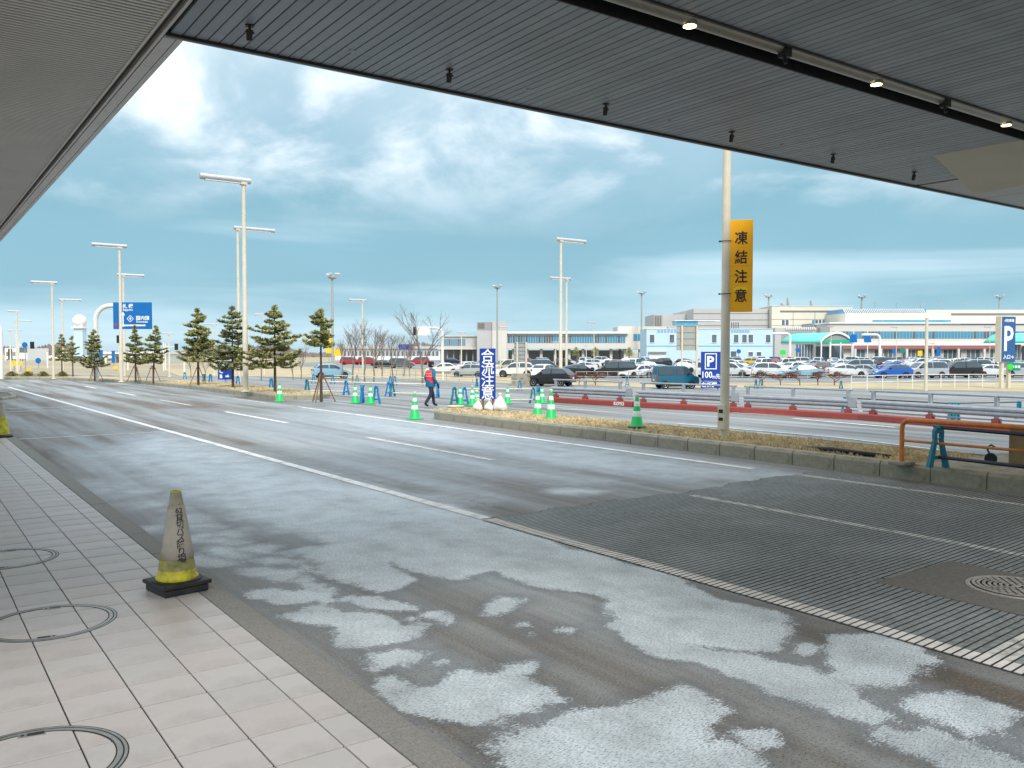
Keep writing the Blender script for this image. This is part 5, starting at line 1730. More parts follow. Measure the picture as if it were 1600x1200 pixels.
ORD = ['leftmost', 'second from the left', 'third from the left', 'fourth from the left', 'fifth from the left', 'sixth from the left', 'seventh from the left', 'eighth from the left', 'ninth from the left',
       'tenth from the left', 'eleventh from the left', 'twelfth from the left', '13th from the left', '14th from the left', '15th from the left', '16th from the left', '17th from the left', '18th from the left',
       '19th from the left', '20th from the left', '21st from the left', '22nd from the left', '23rd from the left', '24th from the left', '25th from the left', '26th from the left', '27th from the left', '28th from the left', '29th from the left']
car(gp(861, 603), 'hatchback', 'black', 155, 'black hatchback driving past the left end of the grey barrier', 'cars on the far road')
car(gp(1055, 607), 'box van', 'teal', 8, 'tall teal van left of the blue P board', 'cars on the far road')
car(atg(518, 591), 'hatchback', 'light blue', 20, 'pale blue hatchback on the far road behind the thin conifer', 'cars on the far road')
car(gp(693, 584), 'sedan', 'white', 180, 'white sedan on the far verge directly right of the guard', 'cars on the far road')
ROW1 = [(733, 'hatchback', 'silver', 170), (806, 'off-roader', 'white', 175), (852, 'hatchback', 'white', 60), (905, 'liftback', 'black', 10), (962, 'minivan', 'black', 172), (997, 'sedan', 'white', 215), (1024, 'liftback', 'silver', 205),
        (1112, 'box van', 'white', 30), (1144, 'off-roader', 'white', 330), (1206, 'off-roader', 'white', 350), (1252, 'sedan', 'light blue', 175), (1322, 'liftback', 'white', 0), (1355, 'sedan', 'silver', 325), (1394, 'hatchback', 'blue', 180),
        (1446, 'minivan', 'silver', 190), (1498, 'minivan', 'black', 185), (1548, 'sedan', 'white', 5), (1592, 'off-roader', 'silver', 180)]
for i, (px, ty, c, h) in enumerate(ROW1):
    car(gp(px, 590 + R.uniform(-1, 1)), ty, c, h, f'{c} {ty} in the front row of the car park, {ORD[i]}')


def car_row(nm, py, x0, x1, seed, det):
    r = random.Random(seed); px = x0; i = 0
    D = F * (CZ + .85) / (py - HZ)
    while px < x1:
        ty = r.choice(['sedan', 'liftback', 'hatchback', 'minivan', 'off-roader', 'hatchback', 'box van', 'minivan'])
        c = r.choices(['white', 'silver', 'black', 'grey', 'blue', 'navy', 'red', 'brown', 'yellow', 'light blue', 'beige'], [46, 20, 10, 9, 4, 3, 3, 3, 1, 4, 2])[0]
        h = r.choice([0, 180, 10, 190, 350, 170, 35, 215, 60, 300, 240])
        T = CT[ty]; a = math.radians(h)
        ext = (abs(math.cos(a)) * T['L'] + abs(math.sin(a)) * T['W']) * F / D
        px += ext / 2
        if px > x1: break
        car(dep(px, D + r.uniform(-1, 1)), ty, c, h, f'{c} {ty} in the {nm} row of the car park, {ORD[i]}', detail=det)
        i += 1
        px += ext / 2 + r.uniform(.15, .9) * F / D


car_row('second', 581.5, 712, 1590, 21, 1)
car_row('third', 575.5, 745, 1600, 22, 1)
car_row('fourth', 571.5, 800, 1600, 23, 0)
car_row('fifth', 568.5, 900, 1600, 25, 0)
car(gp(548, 570), 'minivan', 'red', 0, 'red van behind the bare trees, left of three red vans', 'red vans beyond the bare trees', 0)
car(gp(575, 570), 'minivan', 'red', 0, 'red van behind the bare trees, middle of three red vans', 'red vans beyond the bare trees', 0)
car(gp(655, 570), 'minivan', 'red', 180, 'red van behind the tallest bare tree, right of three red vans', 'red vans beyond the bare trees', 0)
car(gp(600, 575), 'sedan', 'black', 0, 'black sedan between the red vans beyond the bare trees', 'dark cars beyond the bare trees', 0)
car(gp(628, 575), 'minivan', 'grey', 0, 'grey minivan between the red vans beyond the bare trees', 'dark cars beyond the bare trees', 0)
car(gp(708, 569), 'hatchback', 'navy', 0, 'navy hatchback beyond the verge right of the guard', 'dark cars beyond the bare trees', 0)
car(dep(123, 250), 'minivan', 'black', 20, 'dark minivan at the road bend below the white domed tower', 'cars on the far road', 1)


# ------------------------------------------------------------------ the guard
def guard():
    p = atg(673, 636)
    t = thing('person', 'person in red safety vest, blue jacket and dark cap walking on the road', 'person', p, -YAW + math.radians(38))
    # local: x forward, y left, z up, height 1.62 without cap
    J = {'pelvis': (0, 0, .86, .135, .155), 'waist': (0, 0, 1.0, .125, .15), 'chest': (.01, 0, 1.20, .135, .175), 'neckb': (.0, 0, 1.36, .075, .10), 'neck': (.015, 0, 1.42, .055, .055),
         'head1': (.03, 0, 1.48, .075, .07), 'head2': (.03, 0, 1.57, .09, .08), 'head3': (.02, 0, 1.63, .06, .06),
         'lhip': (0, .09, .82, .10, .10), 'lknee': (.16, .095, .46, .07, .075), 'lank': (.20, .095, .10, .055, .055), 'ltoe': (.36, .10, .05, .04, .045),
         'rhip': (0, -.09, .82, .10, .10), 'rknee': (-.06, -.095, .45, .07, .075), 'rank': (-.30, -.095, .13, .055, .055), 'rtoe': (-.16, -.10, .05, .04, .045),
         'lsh': (0, .19, 1.32, .075, .07), 'lelb': (-.08, .25, 1.05, .058, .058), 'lwr': (.06, .25, .83, .042, .042),
         'rsh': (0, -.19, 1.32, .075, .07), 'relb': (-.02, -.25, 1.05, .058, .058), 'rwr': (.14, -.24, .86, .042, .042)}
    E = [('pelvis', 'waist'), ('waist', 'chest'), ('chest', 'neckb'), ('neckb', 'neck'), ('neck', 'head1'), ('head1', 'head2'), ('head2', 'head3'), ('pelvis', 'lhip'), ('lhip', 'lknee'), ('lknee', 'lank'), ('lank', 'ltoe'),
         ('pelvis', 'rhip'), ('rhip', 'rknee'), ('rknee', 'rank'), ('rank', 'rtoe'), ('chest', 'lsh'), ('lsh', 'lelb'), ('lelb', 'lwr'), ('chest', 'rsh'), ('rsh', 'relb'), ('relb', 'rwr')]
    # hands: palm plus five fingers each
    for s, w in (('l', 'lwr'), ('r', 'rwr')):
        wx, wy, wz = J[w][:3]
        J[s + 'palm'] = (wx + .03, wy, wz - .075, .028, .036); E.append((w, s + 'palm'))
        for k in range(4):
            yy = wy + (k - 1.5) * .021; ln = (.06, .075, .07, .055)[k]
            J[f'{s}f{k}a'] = (wx + .045, yy, wz - .115, .010, .010); J[f'{s}f{k}b'] = (wx + .06, yy, wz - .115 - ln * .6, .009, .009); J[f'{s}f{k}c'] = (wx + .05, yy, wz - .115 - ln, .008, .008)
            E += [(s + 'palm', f'{s}f{k}a'), (f'{s}f{k}a', f'{s}f{k}b'), (f'{s}f{k}b', f'{s}f{k}c')]
        J[s + 'ta'] = (wx + .065, wy, wz - .07, .011, .011); J[s + 'tb'] = (wx + .085, wy, wz - .11, .009, .009)
        E += [(s + 'palm', s + 'ta'), (s + 'ta', s + 'tb')]
    names = list(J)
    me = bpy.data.meshes.new('body')
    me.from_pydata([J[n][:3] for n in names], [(names.index(a), names.index(b)) for a, b in E], [])
    o = bpy.data.objects.new('body', me); COL.objects.link(o)
    sk = o.modifiers.new('skin', 'SKIN'); sk.use_smooth_shade = True; sk.branch_smoothing = 0.4
    for i, n in enumerate(names):
        sv = me.skin_vertices[0].data[i]
        sv.radius = (J[n][3], J[n][4]); sv.use_root = (n == 'pelvis')
    o.modifiers.new('sub', 'SUBSURF').levels = 2
    dg = bpy.context.evaluated_depsgraph_get(); dg.update()
    m2 = bpy.data.meshes.new_from_object(o.evaluated_get(dg))
    bpy.data.objects.remove(o); m2.name = 'body'
    m2.materials.clear()
    for n in ('jacket', 'navy', 'skin', 'black'): m2.materials.append(M[n])
    for pl in m2.polygons:
        c = pl.center
        if c.z > 1.42: i = 2
        elif c.z < .09: i = 3
        elif abs(c.y) > .17 and c.z < .84: i = 3 if c.y < 0 else 2
        elif c.z < .80: i = 1
        else: i = 0
        pl.material_index = i
    link('body', m2, t)
    # jacket skirt, vest with pale stripes, cap, hair, nose and ears
    MB().lathe([(.175, .74), (.19, .80), (.178, .95), (.17, 1.0)], 18).build('jacket_hem', 'jacket', t, smooth=60)
    v = MB(); ring = []
    for z, rx, ry in [(.90, .172, .19), (1.0, .168, .19), (1.1, .172, .2), (1.2, .176, .205), (1.28, .165, .19), (1.345, .12, .135)]:
        ring.append([(rx * math.cos(a) + .005, ry * math.sin(a), z) for a in [2 * math.pi * k / 20 for k in range(20)]])
    v.add([q for r_ in ring for q in r_], [(i * 20 + k, i * 20 + (k + 1) % 20, (i + 1) * 20 + (k + 1) % 20, (i + 1) * 20 + k) for i in range(5) for k in range(20)])
    ve = v.build('safety_vest', 'vest_red', t, smooth=60)
    for z, rx, ry in [(1.13, .178, .206), (1.22, .178, .206)]:
        b = MB(); n = 20
        b.add([((rx + .003) * math.cos(2 * math.pi * k / n) + .005, (ry + .003) * math.sin(2 * math.pi * k / n), z + dz) for dz in (-.02, .02) for k in range(n)], [(k, (k + 1) % n, n + (k + 1) % n, n + k) for k in range(n)])
        b.build('reflective_stripe', 'vest_pink', ve)
    MB().lathe([(.098, 1.56), (.105, 1.60), (.112, 1.64), (.10, 1.67), (.02, 1.68)], 18, (.02, 0, 0)).build('cap', 'navy', t, smooth=50)
    MB().prism([(.08, -.08), (.16, -.05), (.18, 0), (.16, .05), (.08, .08)], 1.572, 1.584).build('cap_peak', 'black', t)
    MB().lathe([(.07, 1.46), (.094, 1.49), (.098, 1.565)], 16, (.008, 0, 0)).build('hair', 'hair', t, smooth=50)
    MB().path([(.11, 0, 1.545), (.138, 0, 1.515), (.112, 0, 1.505)], [.008, .014, .008], 6).build('nose', 'skin', t)
    for s in (-1, 1):
        MB().lathe([(.004, -.01), (.026, -.006), (.026, .006), (.004, .01)], 8, (.02, s * .1, 1.53), axis='y').build('ear', 'skin', t)
        MB().box(.105, .122, s * .032 - .012, s * .032 + .012, 1.545, 1.556).build('eye', 'black', t)
    MB().box(.10, .118, -.022, .022, 1.478, 1.486).build('mouth', 'vest_pink', t)


guard()


# ------------------------------------------------------------------ buildings beyond the car park
class Bld:
    def __init__(self, name, label, cat, pxc, D, group=None, rz=0.0):
        self.D, self.pxc = D, pxc
        b = dep(pxc, D); self.g = b.z
        self.t = thing(name, label, cat, b, -YAW + rz, group)
        self.s = D / F

    def X(self, px): return (px - self.pxc) * self.s
    def Z(self, py): return hz(py, self.D) - self.g

    def box(self, name, m, p0, p1, ytop, ybot, d0, d1, parent=None, bevel=0.0):
        z0 = -0.1 if ybot is None else self.Z(ybot)
        return MB().box(self.X(p0), self.X(p1), d0, d1, z0, self.Z(ytop)).build(name, m, parent or self.t, bevel=bevel)

    def panes(self, name, m, p0, p1, ytop, ybot, n, d=-0.05, gap=.12, dark=None, seed=1, frame=None, parent=None):
        """a run of separate panes, in a frame standing a little proud of the wall"""
        r = random.Random(seed)
        w = (self.X(p1) - self.X(p0)) / n
        z0, z1 = self.Z(ybot), self.Z(ytop)
        par = parent or self.t
        if frame:
            MB().box(self.X(p0) - .05, self.X(p1) + .05, d + .02, d + .1, z0 - .1, z1 + .1).build('window_frame', frame, par)
        key = {}
        for k in range(n):
            mm = dark if dark and r.random() < .3 else m
            if mm not in key:
                key[mm] = MB().box(-w / 2 + gap / 2, w / 2 - gap / 2, d - .03, d + .01, z0, z1).mesh(name, mm)
            link(name, key[mm], par, (self.X(p0) + w * (k + .5), 0, 0))


def buildings():
    # long terminal with upper storeys set back
    B = Bld('terminal_building', 'long cream terminal with stepped roofs behind the car park at right', 'building', 1420, 262)
    B.box('lower_wall', 'bld_beige', 1296, 1760, 506, None, 0, 20)
    B.box('roof_edge', 'bld_white', 1294, 1760, 503.5, 505.9, -.6, 20)
    B.panes('window_pane', 'win_blue', 1300, 1760, 518, 529, 92, dark='win_dark', seed=4, frame='bld_grey')
    B.box('ledge', 'bld_white', 1296, 1760, 538.2, 539.8, -.9, -.01)
    B.box('awning', 'bld_maroon', 1300, 1760, 540, 545, -1.6, -.01)
    B.panes('shop_window', 'win_dark', 1330, 1760, 547, 561, 60, gap=.25, dark='bld_grey', seed=6, frame='bld_beige')
    for k in range(11):
        B.box('pillar', 'bld_beige', 1330 + k * 40, 1333 + k * 40, 545, None, -2.4, -1.7)
    B.box('upper_wall', 'bld_cream', 1332, 1500, 488, 503.4, 6, 24)
    B.box('lounge_window', 'win_blue', 1375, 1500, 499, 503.3, 5.85, 5.99)
    sk = B.box('skylight', 'skylight', 1332, 1463, 481, 488, 7, 22)
    for k in range(44):
        x = B.X(1333 + k * 2.95)
        m = MB().add([(x, 6.9, B.Z(488)), (x + .22, 6.9, B.Z(488)), (x - .6, 6.9, B.Z(481)), (x - .82, 6.9, B.Z(481)), (x, 6.5, B.Z(488)), (x + .22, 6.5, B.Z(488)), (x - .6, 6.5, B.Z(481)), (x - .82, 6.5, B.Z(481))],
                     [(0, 1, 2, 3), (7, 6, 5, 4), (0, 4, 5, 1), (1, 5, 6, 2), (2, 6, 7, 3), (3, 7, 4, 0)]).build('skylight_fin', 'bld_white', sk)
    B.box('upper_wall', 'bld_cream', 1466, 1760, 482, 503.4, 9, 26)
    B.box('painted_shadow_line', 'seam_and_shade', 1505, 1760, 487.5, 491, 8.9, 8.99)  # darker strip paints a shadow line on the wall face, no recess
    B.box('painted_shadow_line', 'seam_and_shade', 1500, 1760, 505.9, 507.2, -.08, -.01)  # shade under the roof edge, painted as a dark strip
    # cream block at the left end
    B2 = Bld('cream_block', 'tall cream building block behind the mint arched roof', 'building', 1268, 285)
    B2.box('wall', 'bld_cream', 1205, 1331, 479, None, 0, 14)
    B2.box('parapet', 'bld_beige', 1204, 1332, 478, 479, -.15, 14.1)
    B2.box('painted_shadow_line', 'seam_and_shade', 1218, 1326, 485.5, 488, -.12, -.01)  # shadow line put on the flat wall as a darker strip
    for py in (499, 508): B2.box('panel_seam', 'seam_and_shade', 1205, 1331, py, py + .6, -.05, -.01)
    for px in (1238, 1272, 1302): B2.box('panel_seam', 'seam_and_shade', px, px + .6, 488, 520, -.05, -.01)
    B2.panes('window_pane', 'win_dark', 1220, 1232, 500, 508, 2, gap=.3, frame='bld_white')
    B2.panes('window_pane', 'win_dark', 1267, 1299, 500, 505, 6, gap=.3, frame='bld_white', dark='win_blue')
    B2.box('side_wall', 'bld_grey', 1086, 1204.6, 482, None, 3, 40)  # receding side coloured grey to stand for its shade
    for py in (489, 499, 508): B2.box('panel_seam', 'seam_and_shade', 1086, 1204, py, py + .6, 2.9, 2.99)
    B2.panes('window_pane', 'win_dark', 1141, 1158, 503, 512, 5, d=2.9, gap=.3, frame='bld_beige')
    B2.box('lower_wing', 'bld_grey', 1190, 1296, 514, None, -14, -.2)
    B2.box('lower_wing', 'bld_dgrey', 1252, 1299, 507, None, -11, -.3)
    for k in range(14):
        x = B2.X(1206 + k * 3.2)
        MB().box(x, x + .3, -14.6, -13.9, B2.Z(517), B2.Z(513)).build('canopy_fin', 'bld_white', B2.t)
    B2.box('vent_panel', 'bld_dgrey', 1200, 1246, 520, 538, -14.15, -14.02)
    for k in range(3):
        for j in range(3): B2.box('vent', 'black', 1209 + k * 3, 1210 + k * 3, 529 + j * 3, 530 + j * 3, -14.25, -14.16)
    # rooftop gear
    for px, yt, w, lab in [(1231, 466, 1.6, 'tallest slim cabinet on the cream roof right of the orange sign'), (1267, 470, 1.4, 'slim cabinet on the cream roof above the mint arch'), (1223, 474, 3, 'low boxes on the cream roof right of the orange sign')]:
        Q = Bld('rooftop_unit', lab, 'roof unit', px, 290)
        Q.t.location.z += Q.Z(479); off = Q.Z(479)
        for k in range(3):
            MB().box(Q.X(px - w + k * w * .7), Q.X(px - w + k * w * .7 + w * .55), 0, 1, 0, (Q.Z(yt) - off) * (1 - .3 * k)).build('cabinet', 'bld_dgrey', Q.t)
    for px, lab in [(1365, 'left aerial above the blue skylight'), (1399, 'middle aerial above the blue skylight'), (1437, 'right aerial above the blue skylight'), (1469, 'first thin aerial on the right roof'), (1505, 'second thin aerial on the right roof'), (1541, 'third thin aerial on the right roof')]:
        Q = Bld('roof_aerial', lab, 'aerial', px, 275); off = Q.Z(482); Q.t.location.z += off
        MB().path([(0, 0, 0), (0, 0, Q.Z(472) - off)], .09, 6).build('pole', 'galv_dull', Q.t)
        MB().box(-.5, .5, -.06, .06, (Q.Z(475) - off), Q.Z(474) - off).build('crossarm', 'galv_dull', Q.t)
    # grey stair tower and glazed concourse
    T = Bld('stair_tower', 'grey windowless tower block at the left end of the glazed concourse', 'building', 768, 262)
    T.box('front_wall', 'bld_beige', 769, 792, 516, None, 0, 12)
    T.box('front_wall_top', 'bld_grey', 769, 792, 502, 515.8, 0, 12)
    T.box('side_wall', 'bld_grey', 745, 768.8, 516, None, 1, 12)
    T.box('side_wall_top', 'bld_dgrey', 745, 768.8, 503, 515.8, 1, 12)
    for k in range(3): T.box('louvre', 'seam_and_shade', 747, 757, 505 + k * 3, 507 + k * 3, .9, .99)
    C = Bld('concourse', 'long raised glazed concourse with white roof behind the car park', 'building', 885, 268)
    C.box('floor_beam', 'bld_beige', 792.5, 985, 536.5, 545, 0, 10)
    C.box('wall', 'bld_beige', 792.5, 985, 521.5, 536.4, .3, 10)
    C.box('roof', 'bld_white', 792.5, 981, 518, 521.4, -.8, 11)
    C.panes('window_pane', 'win_blue', 793, 977, 525, 536, 46, d=.2, gap=.16, dark='win_dark', seed=8, frame='bld_grey')
    for k in range(9): C.box('column', 'bld_beige', 800 + k * 22, 804 + k * 22, 545.1, None, 2, 3.4)
    C.box('ground_floor', 'bld_grey', 794, 984, 547, None, 8, 12)
    E_ = Bld('pier_block', 'beige block joining the concourse to the pale blue building', 'building', 990, 275)
    E_.box('wall', 'bld_beige', 966.5, 1060, 510, 546, 0, 16)
    E_.box('side_wall', 'bld_cream', 966, 987, 511, 546, -.4, -.01)
    E_.panes('window_pane', 'win_blue', 989, 1009, 522, 532.5, 3, gap=.2, frame='bld_grey')
    for px in (968, 984, 999): E_.box('column', 'bld_beige', px, px + 3, 546.1, None, 1, 2.5)
    G = Bld('grey_hall', 'grey hall with dark louvres rising behind the pale blue building', 'building', 1060, 300)
    G.box('wall', 'bld_grey', 1021, 1086, 491.5, None, 0, 20)
    G.box('wall_top', 'bld_dgrey', 1021, 1034, 492.5, 512, -.2, -.02)
    for k in range(3): G.box('louvre', 'seam_and_shade', 1023 + k * 3.6, 1025 + k * 3.6, 494, 510, -.3, -.21)
    # pale blue two-storey building
    L = Bld('pale_blue_building', 'pale blue two-storey building with small windows behind the cream pole', 'building', 1108, 240)
    L.box('wall', 'bld_blue', 1010, 1207, 514.5, None, 0, 12)
    L.box('roof_edge', 'bld_white', 1009.5, 1207.5, 513.7, 514.5, -.15, 12.1)
    L.box('string_course', 'bld_blue_letter', 1010, 1207, 540, 541, -.1, -.01)
    for px in (1015, 1046, 1112, 1146, 1159, 1169, 1196):
        f = L.box('window', 'bld_white', px - 1, px + 8, 522, 536, -.14, -.01)
        L.box('pane', 'win_dark', px, px + 7, 523, 535, -.2, -.141, parent=f)
    for px in (1169, 1182):
        f = L.box('window', 'bld_white', px - 1, px + 8, 549, 557, -.14, -.01)
        L.box('pane', 'win_dark', px, px + 7, 550, 556, -.2, -.141, parent=f)
    L.box('garage_door', 'bld_white', 1014, 1040, 551, None, -.15, -.01)
    L.box('door_canopy', 'bld_grey', 1013, 1041, 549, 550.5, -1, -.01)
    L.box('door', 'win_dark', 1142, 1150, 549, None, -.15, -.01)
    for k in range(6): L.box('wall_character', 'bld_blue_letter', 1027 + k * 5.2, 1030.4 + k * 5.2, 515.8, 519.4, -.1, -.01)
    for k in range(7): L.box('wall_character', 'bld_blue_letter', 1142 + k * 4.2, 1145 + k * 4.2, 515.8, 519.4, -.1, -.01)
    A = Bld('blue_glass_lobby', 'low roof lantern with blue glass above the grey sign back', 'building', 1075, 250)
    A.box('lantern', 'win_blue', 1056, 1090, 501.5, 508, 0, 6)
    A.box('lantern_roof', 'bld_white', 1054, 1124, 500.6, 501.4, -.6, 7)
    A.box('lantern_wall', 'bld_grey', 1056, 1122, 508.1, None, 13, 15)
    # mint arched entrance roofs
    for pxc, lab in [(1283, 'mint green barrel roofed entrance left of the blue flags'), (1612, 'mint green barrel roofed entrance at the right edge behind the P tower')]:
        V = Bld('arched_entrance', lab, 'entrance', pxc, 232)
        x0, x1 = V.X(pxc - 2), V.X(pxc + 50); zs, zt = V.Z(535), V.Z(519.5); n = 14
        pr = [(x0 + (x1 - x0) * k / n, zs + (zt - zs) * math.sin(math.pi * k / n) ** .8) for k in range(n + 1)]
        m = MB(); off = V.X(pxc - 48) - x0
        a_, b_ = [(x, 0, z) for x, z in pr], [(x + off, 9, z) for x, z in pr]
        m.add(a_ + b_, [(k, k + 1, n + 2 + k, n + 1 + k) for k in range(n)]); 
        ro = m.build('barrel_roof', 'mint', V.t, smooth=50); ro.modifiers.new('thickness', 'SOLIDIFY').thickness = .25
        m = MB()
        for k in range(n):
            (xa, za), (xb, zb_) = pr[k], pr[k + 1]
            m.add([(xa, -.3, za - .35), (xb, -.3, zb_ - .35), (xb, -.3, zb_ + .25), (xa, -.3, za + .25), (xa, .1, za - .35), (xb, .1, zb_ - .35), (xb, .1, zb_ + .25), (xa, .1, za + .25)],
                  [(0, 1, 2, 3), (7, 6, 5, 4), (0, 4, 5, 1), (3, 2, 6, 7)])
        m.build('arch_rim', 'bld_white', V.t)
        m = MB(); m.prism([(x, z - .36) for x, z in pr] , .25, .4, 'y'); m.build('tympanum', 'bld_dgrey', V.t)
        MB().box(x0 + .8, x1 - .8, .05, .2, zs - .2, V.Z(531)).build('green_band', 'mint_deep', V.t)
        for q in (.04, .3, .62, .96):
            MB().box(x0 + (x1 - x0) * q - .14, x0 + (x1 - x0) * q + .14, -.05, .25, 0, zs).build('column', 'bld_white', V.t)
        g = V.box('glass_side', 'win_dark', pxc - 33, pxc - 4, 538, None, 4, 4.2)
        for k in range(7): MB().box(V.X(pxc - 33 + k * 4.6), V.X(pxc - 32.4 + k * 4.6), 3.9, 4.0, 0, V.Z(538)).build('mullion', 'bld_white', g)
        V.box('glass_front', 'win_dark', pxc + 2, pxc + 46, 541, None, 5, 5.2)
    # two hanging entrance flags
    for px, lab in [(1333, 'blue entrance flag board, left of two beside the mint arch'), (1355, 'blue entrance flag board, right of two beside the mint arch')]:
        Q = Bld('flag_board', lab, 'sign', px, 228)
        MB().path([(0, 0, 0), (0, 0, Q.Z(517))], .12, 8).build('pole', 'bld_white', Q.t)
        z0, z1 = Q.Z(535), Q.Z(523.5)
        MB().prism([(-1.0, z0), (.9, z0), (.7, z1), (-.4, z1 + .3), (-1.1, z1 - .3)], -.25, -.14, 'y').build('board', 'sign_blue_bright', Q.t)
    for px, py, yt, D, lab in [(1234, 0, 521, 225, 'white bent pipe post left of the mint arch'), (1374, 0, 523, 222, 'white bent pipe post right of the blue flags')]:
        Q = Bld('bent_post', lab, 'post', px, D); h = Q.Z(yt)
        MB().path([(0, 0, 0), (0, 0, h - 1)] + [(-1 + math.cos(a), 0, h - 1 + math.sin(a)) for a in (.4, .8, 1.2, 1.57)] + [(Q.X(px - 28), 0, h)], .3, 10).build('bent_pipe', 'bld_white', Q.t, smooth=40)
    # station wing left of the tower
    W = Bld('station_wing', 'low grey wing with teal windows left of the grey tower block', 'building', 715, 270)
    W.box('wall', 'bld_grey', 690, 745, 526, 543, 0, 10)
    W.box('roof', 'bld_beige', 688, 745, 524.5, 525.9, -.5, 10)
    W.panes('window_pane', 'win_blue', 692, 727, 530, 540, 12, gap=.2, dark='win_dark', frame='bld_dgrey')
    W.box('deck', 'bld_beige', 684, 745, 543.1, 546, -2, 10)
    for k in range(6): W.box('column', 'bld_dgrey', 688 + k * 10, 690 + k * 10, 546.1, None, 0, 1)
    W.box('back_wall', 'bld_grey', 690, 745, 546.2, None, 6, 8)
    Y = Bld('rental_shed', 'long low white shed behind the bare trees', 'building', 585, 330)
    Y.box('wall', 'bld_white', 524, 690, 545, None, 0, 14)
    Y.box('roof', 'bld_grey', 522, 690, 541, 544.9, -1, 15)
    Y.panes('window_pane', 'win_dark', 530, 686, 549, 556, 26, gap=.8, frame='bld_grey')
    # far left group
    Z_ = Bld('warehouse', 'low beige warehouse at far left behind the street lamps', 'building', 110, 300)
    Z_.box('wall', 'bld_beige', 42, 180, 560, None, 0, 20)
    Z_.box('roof', 'bld_white', 40, 182, 556, 559.9, -1, 21)
    for k in range(8): Z_.box('bay_door', 'bld_dgrey', 50 + k * 16, 60 + k * 16, 565, None, -.15, -.01)
    Z2 = Bld('white_depot', 'white depot with open bays under the blue direction sign', 'building', 205, 240)
    Z2.box('wall', 'bld_white', 165, 250, 553, None, 4, 16)
    Z2.box('roof', 'bld_white', 160, 254, 549.5, 553, -1, 17)
    for k in range(7): Z2.box('column', 'bld_white', 165 + k * 13.5, 168 + k * 13.5, 553.1, None, -.5, .3)
    for k in range(6): Z2.box('bay_door', 'bld_grey', 169 + k * 13.5, 177 + k * 13.5, 558, None, 3.8, 3.99)
    Z3 = Bld('office_block', 'white office block with dark upper floor at the left edge', 'building', 26, 260)
    Z3.box('wall', 'bld_white', 8, 43, 544, None, 0, 12)
    Z3.box('upper_floor', 'win_dark', 30, 43, 543.5, 550, -.3, -.02)
    Z3.panes('window_pane', 'win_dark', 10, 28, 550, 556, 5, gap=.4, frame='bld_grey')
    Z3.panes('window_pane', 'win_dark', 10, 42, 561, 567, 8, gap=.4, frame='bld_grey')
    # domed radar tower
    D_ = Bld('radar_tower', 'white domed radar tower against the sky at left', 'tower', 125.5, 420)
    D_.box('shaft', 'bld_blue', 119.5, 133, 513, None, -2, 2)
    D_.box('balcony', 'bld_white', 116.5, 134.5, 512, 513.2, -3, 3)
    D_.box('neck', 'bld_white', 120, 133, 507, 511.9, -2, 2)
    rr = 10.2 * D_.s; zc = D_.Z(502)
    MB().lathe([(rr * math.sin(math.pi * k / 14) + .01, zc - rr * math.cos(math.pi * k / 14)) for k in range(1, 15)], 24).build('dome', 'bld_white', D_.t, smooth=60)
    for k in range(6): D_.box('rail_post', 'bld_white', 117 + k * 3.3, 117.5 + k * 3.3, 509.5, 511.9, -2.9, -2.8)


buildings()

# far wood along the horizon
r = random.Random(99); mb = MB()
for k in range(9000):
    px = r.uniform(-250, 760); D = r.uniform(520, 640)
    p = dep(px, D); h = (4.5 + 2.5 * math.sin(px * .021) + 1.5 * math.sin(px * .057 + 2)) * 1.0
    z = p.z + r.random() ** .8 * max(1.5, h)
    w = r.uniform(.5, 1.6)
    a = r.uniform(0, 3.14)
    mb.add([(p.x - w * math.cos(a), p.y - w * math.sin(a), z - .2), (p.x + w * math.cos(a), p.y + w * math.sin(a), z - .2), (p.x + r.uniform(-.4, .4), p.y, z + r.uniform(.8, 2.0))], [(0, 1, 2)])
mat('far_wood', lin(140, 128, 126), 0.95, var=0.2, scale=0.05)
tag(mb.build('far_wood', 'far_wood', fix=False), kind='stuff')


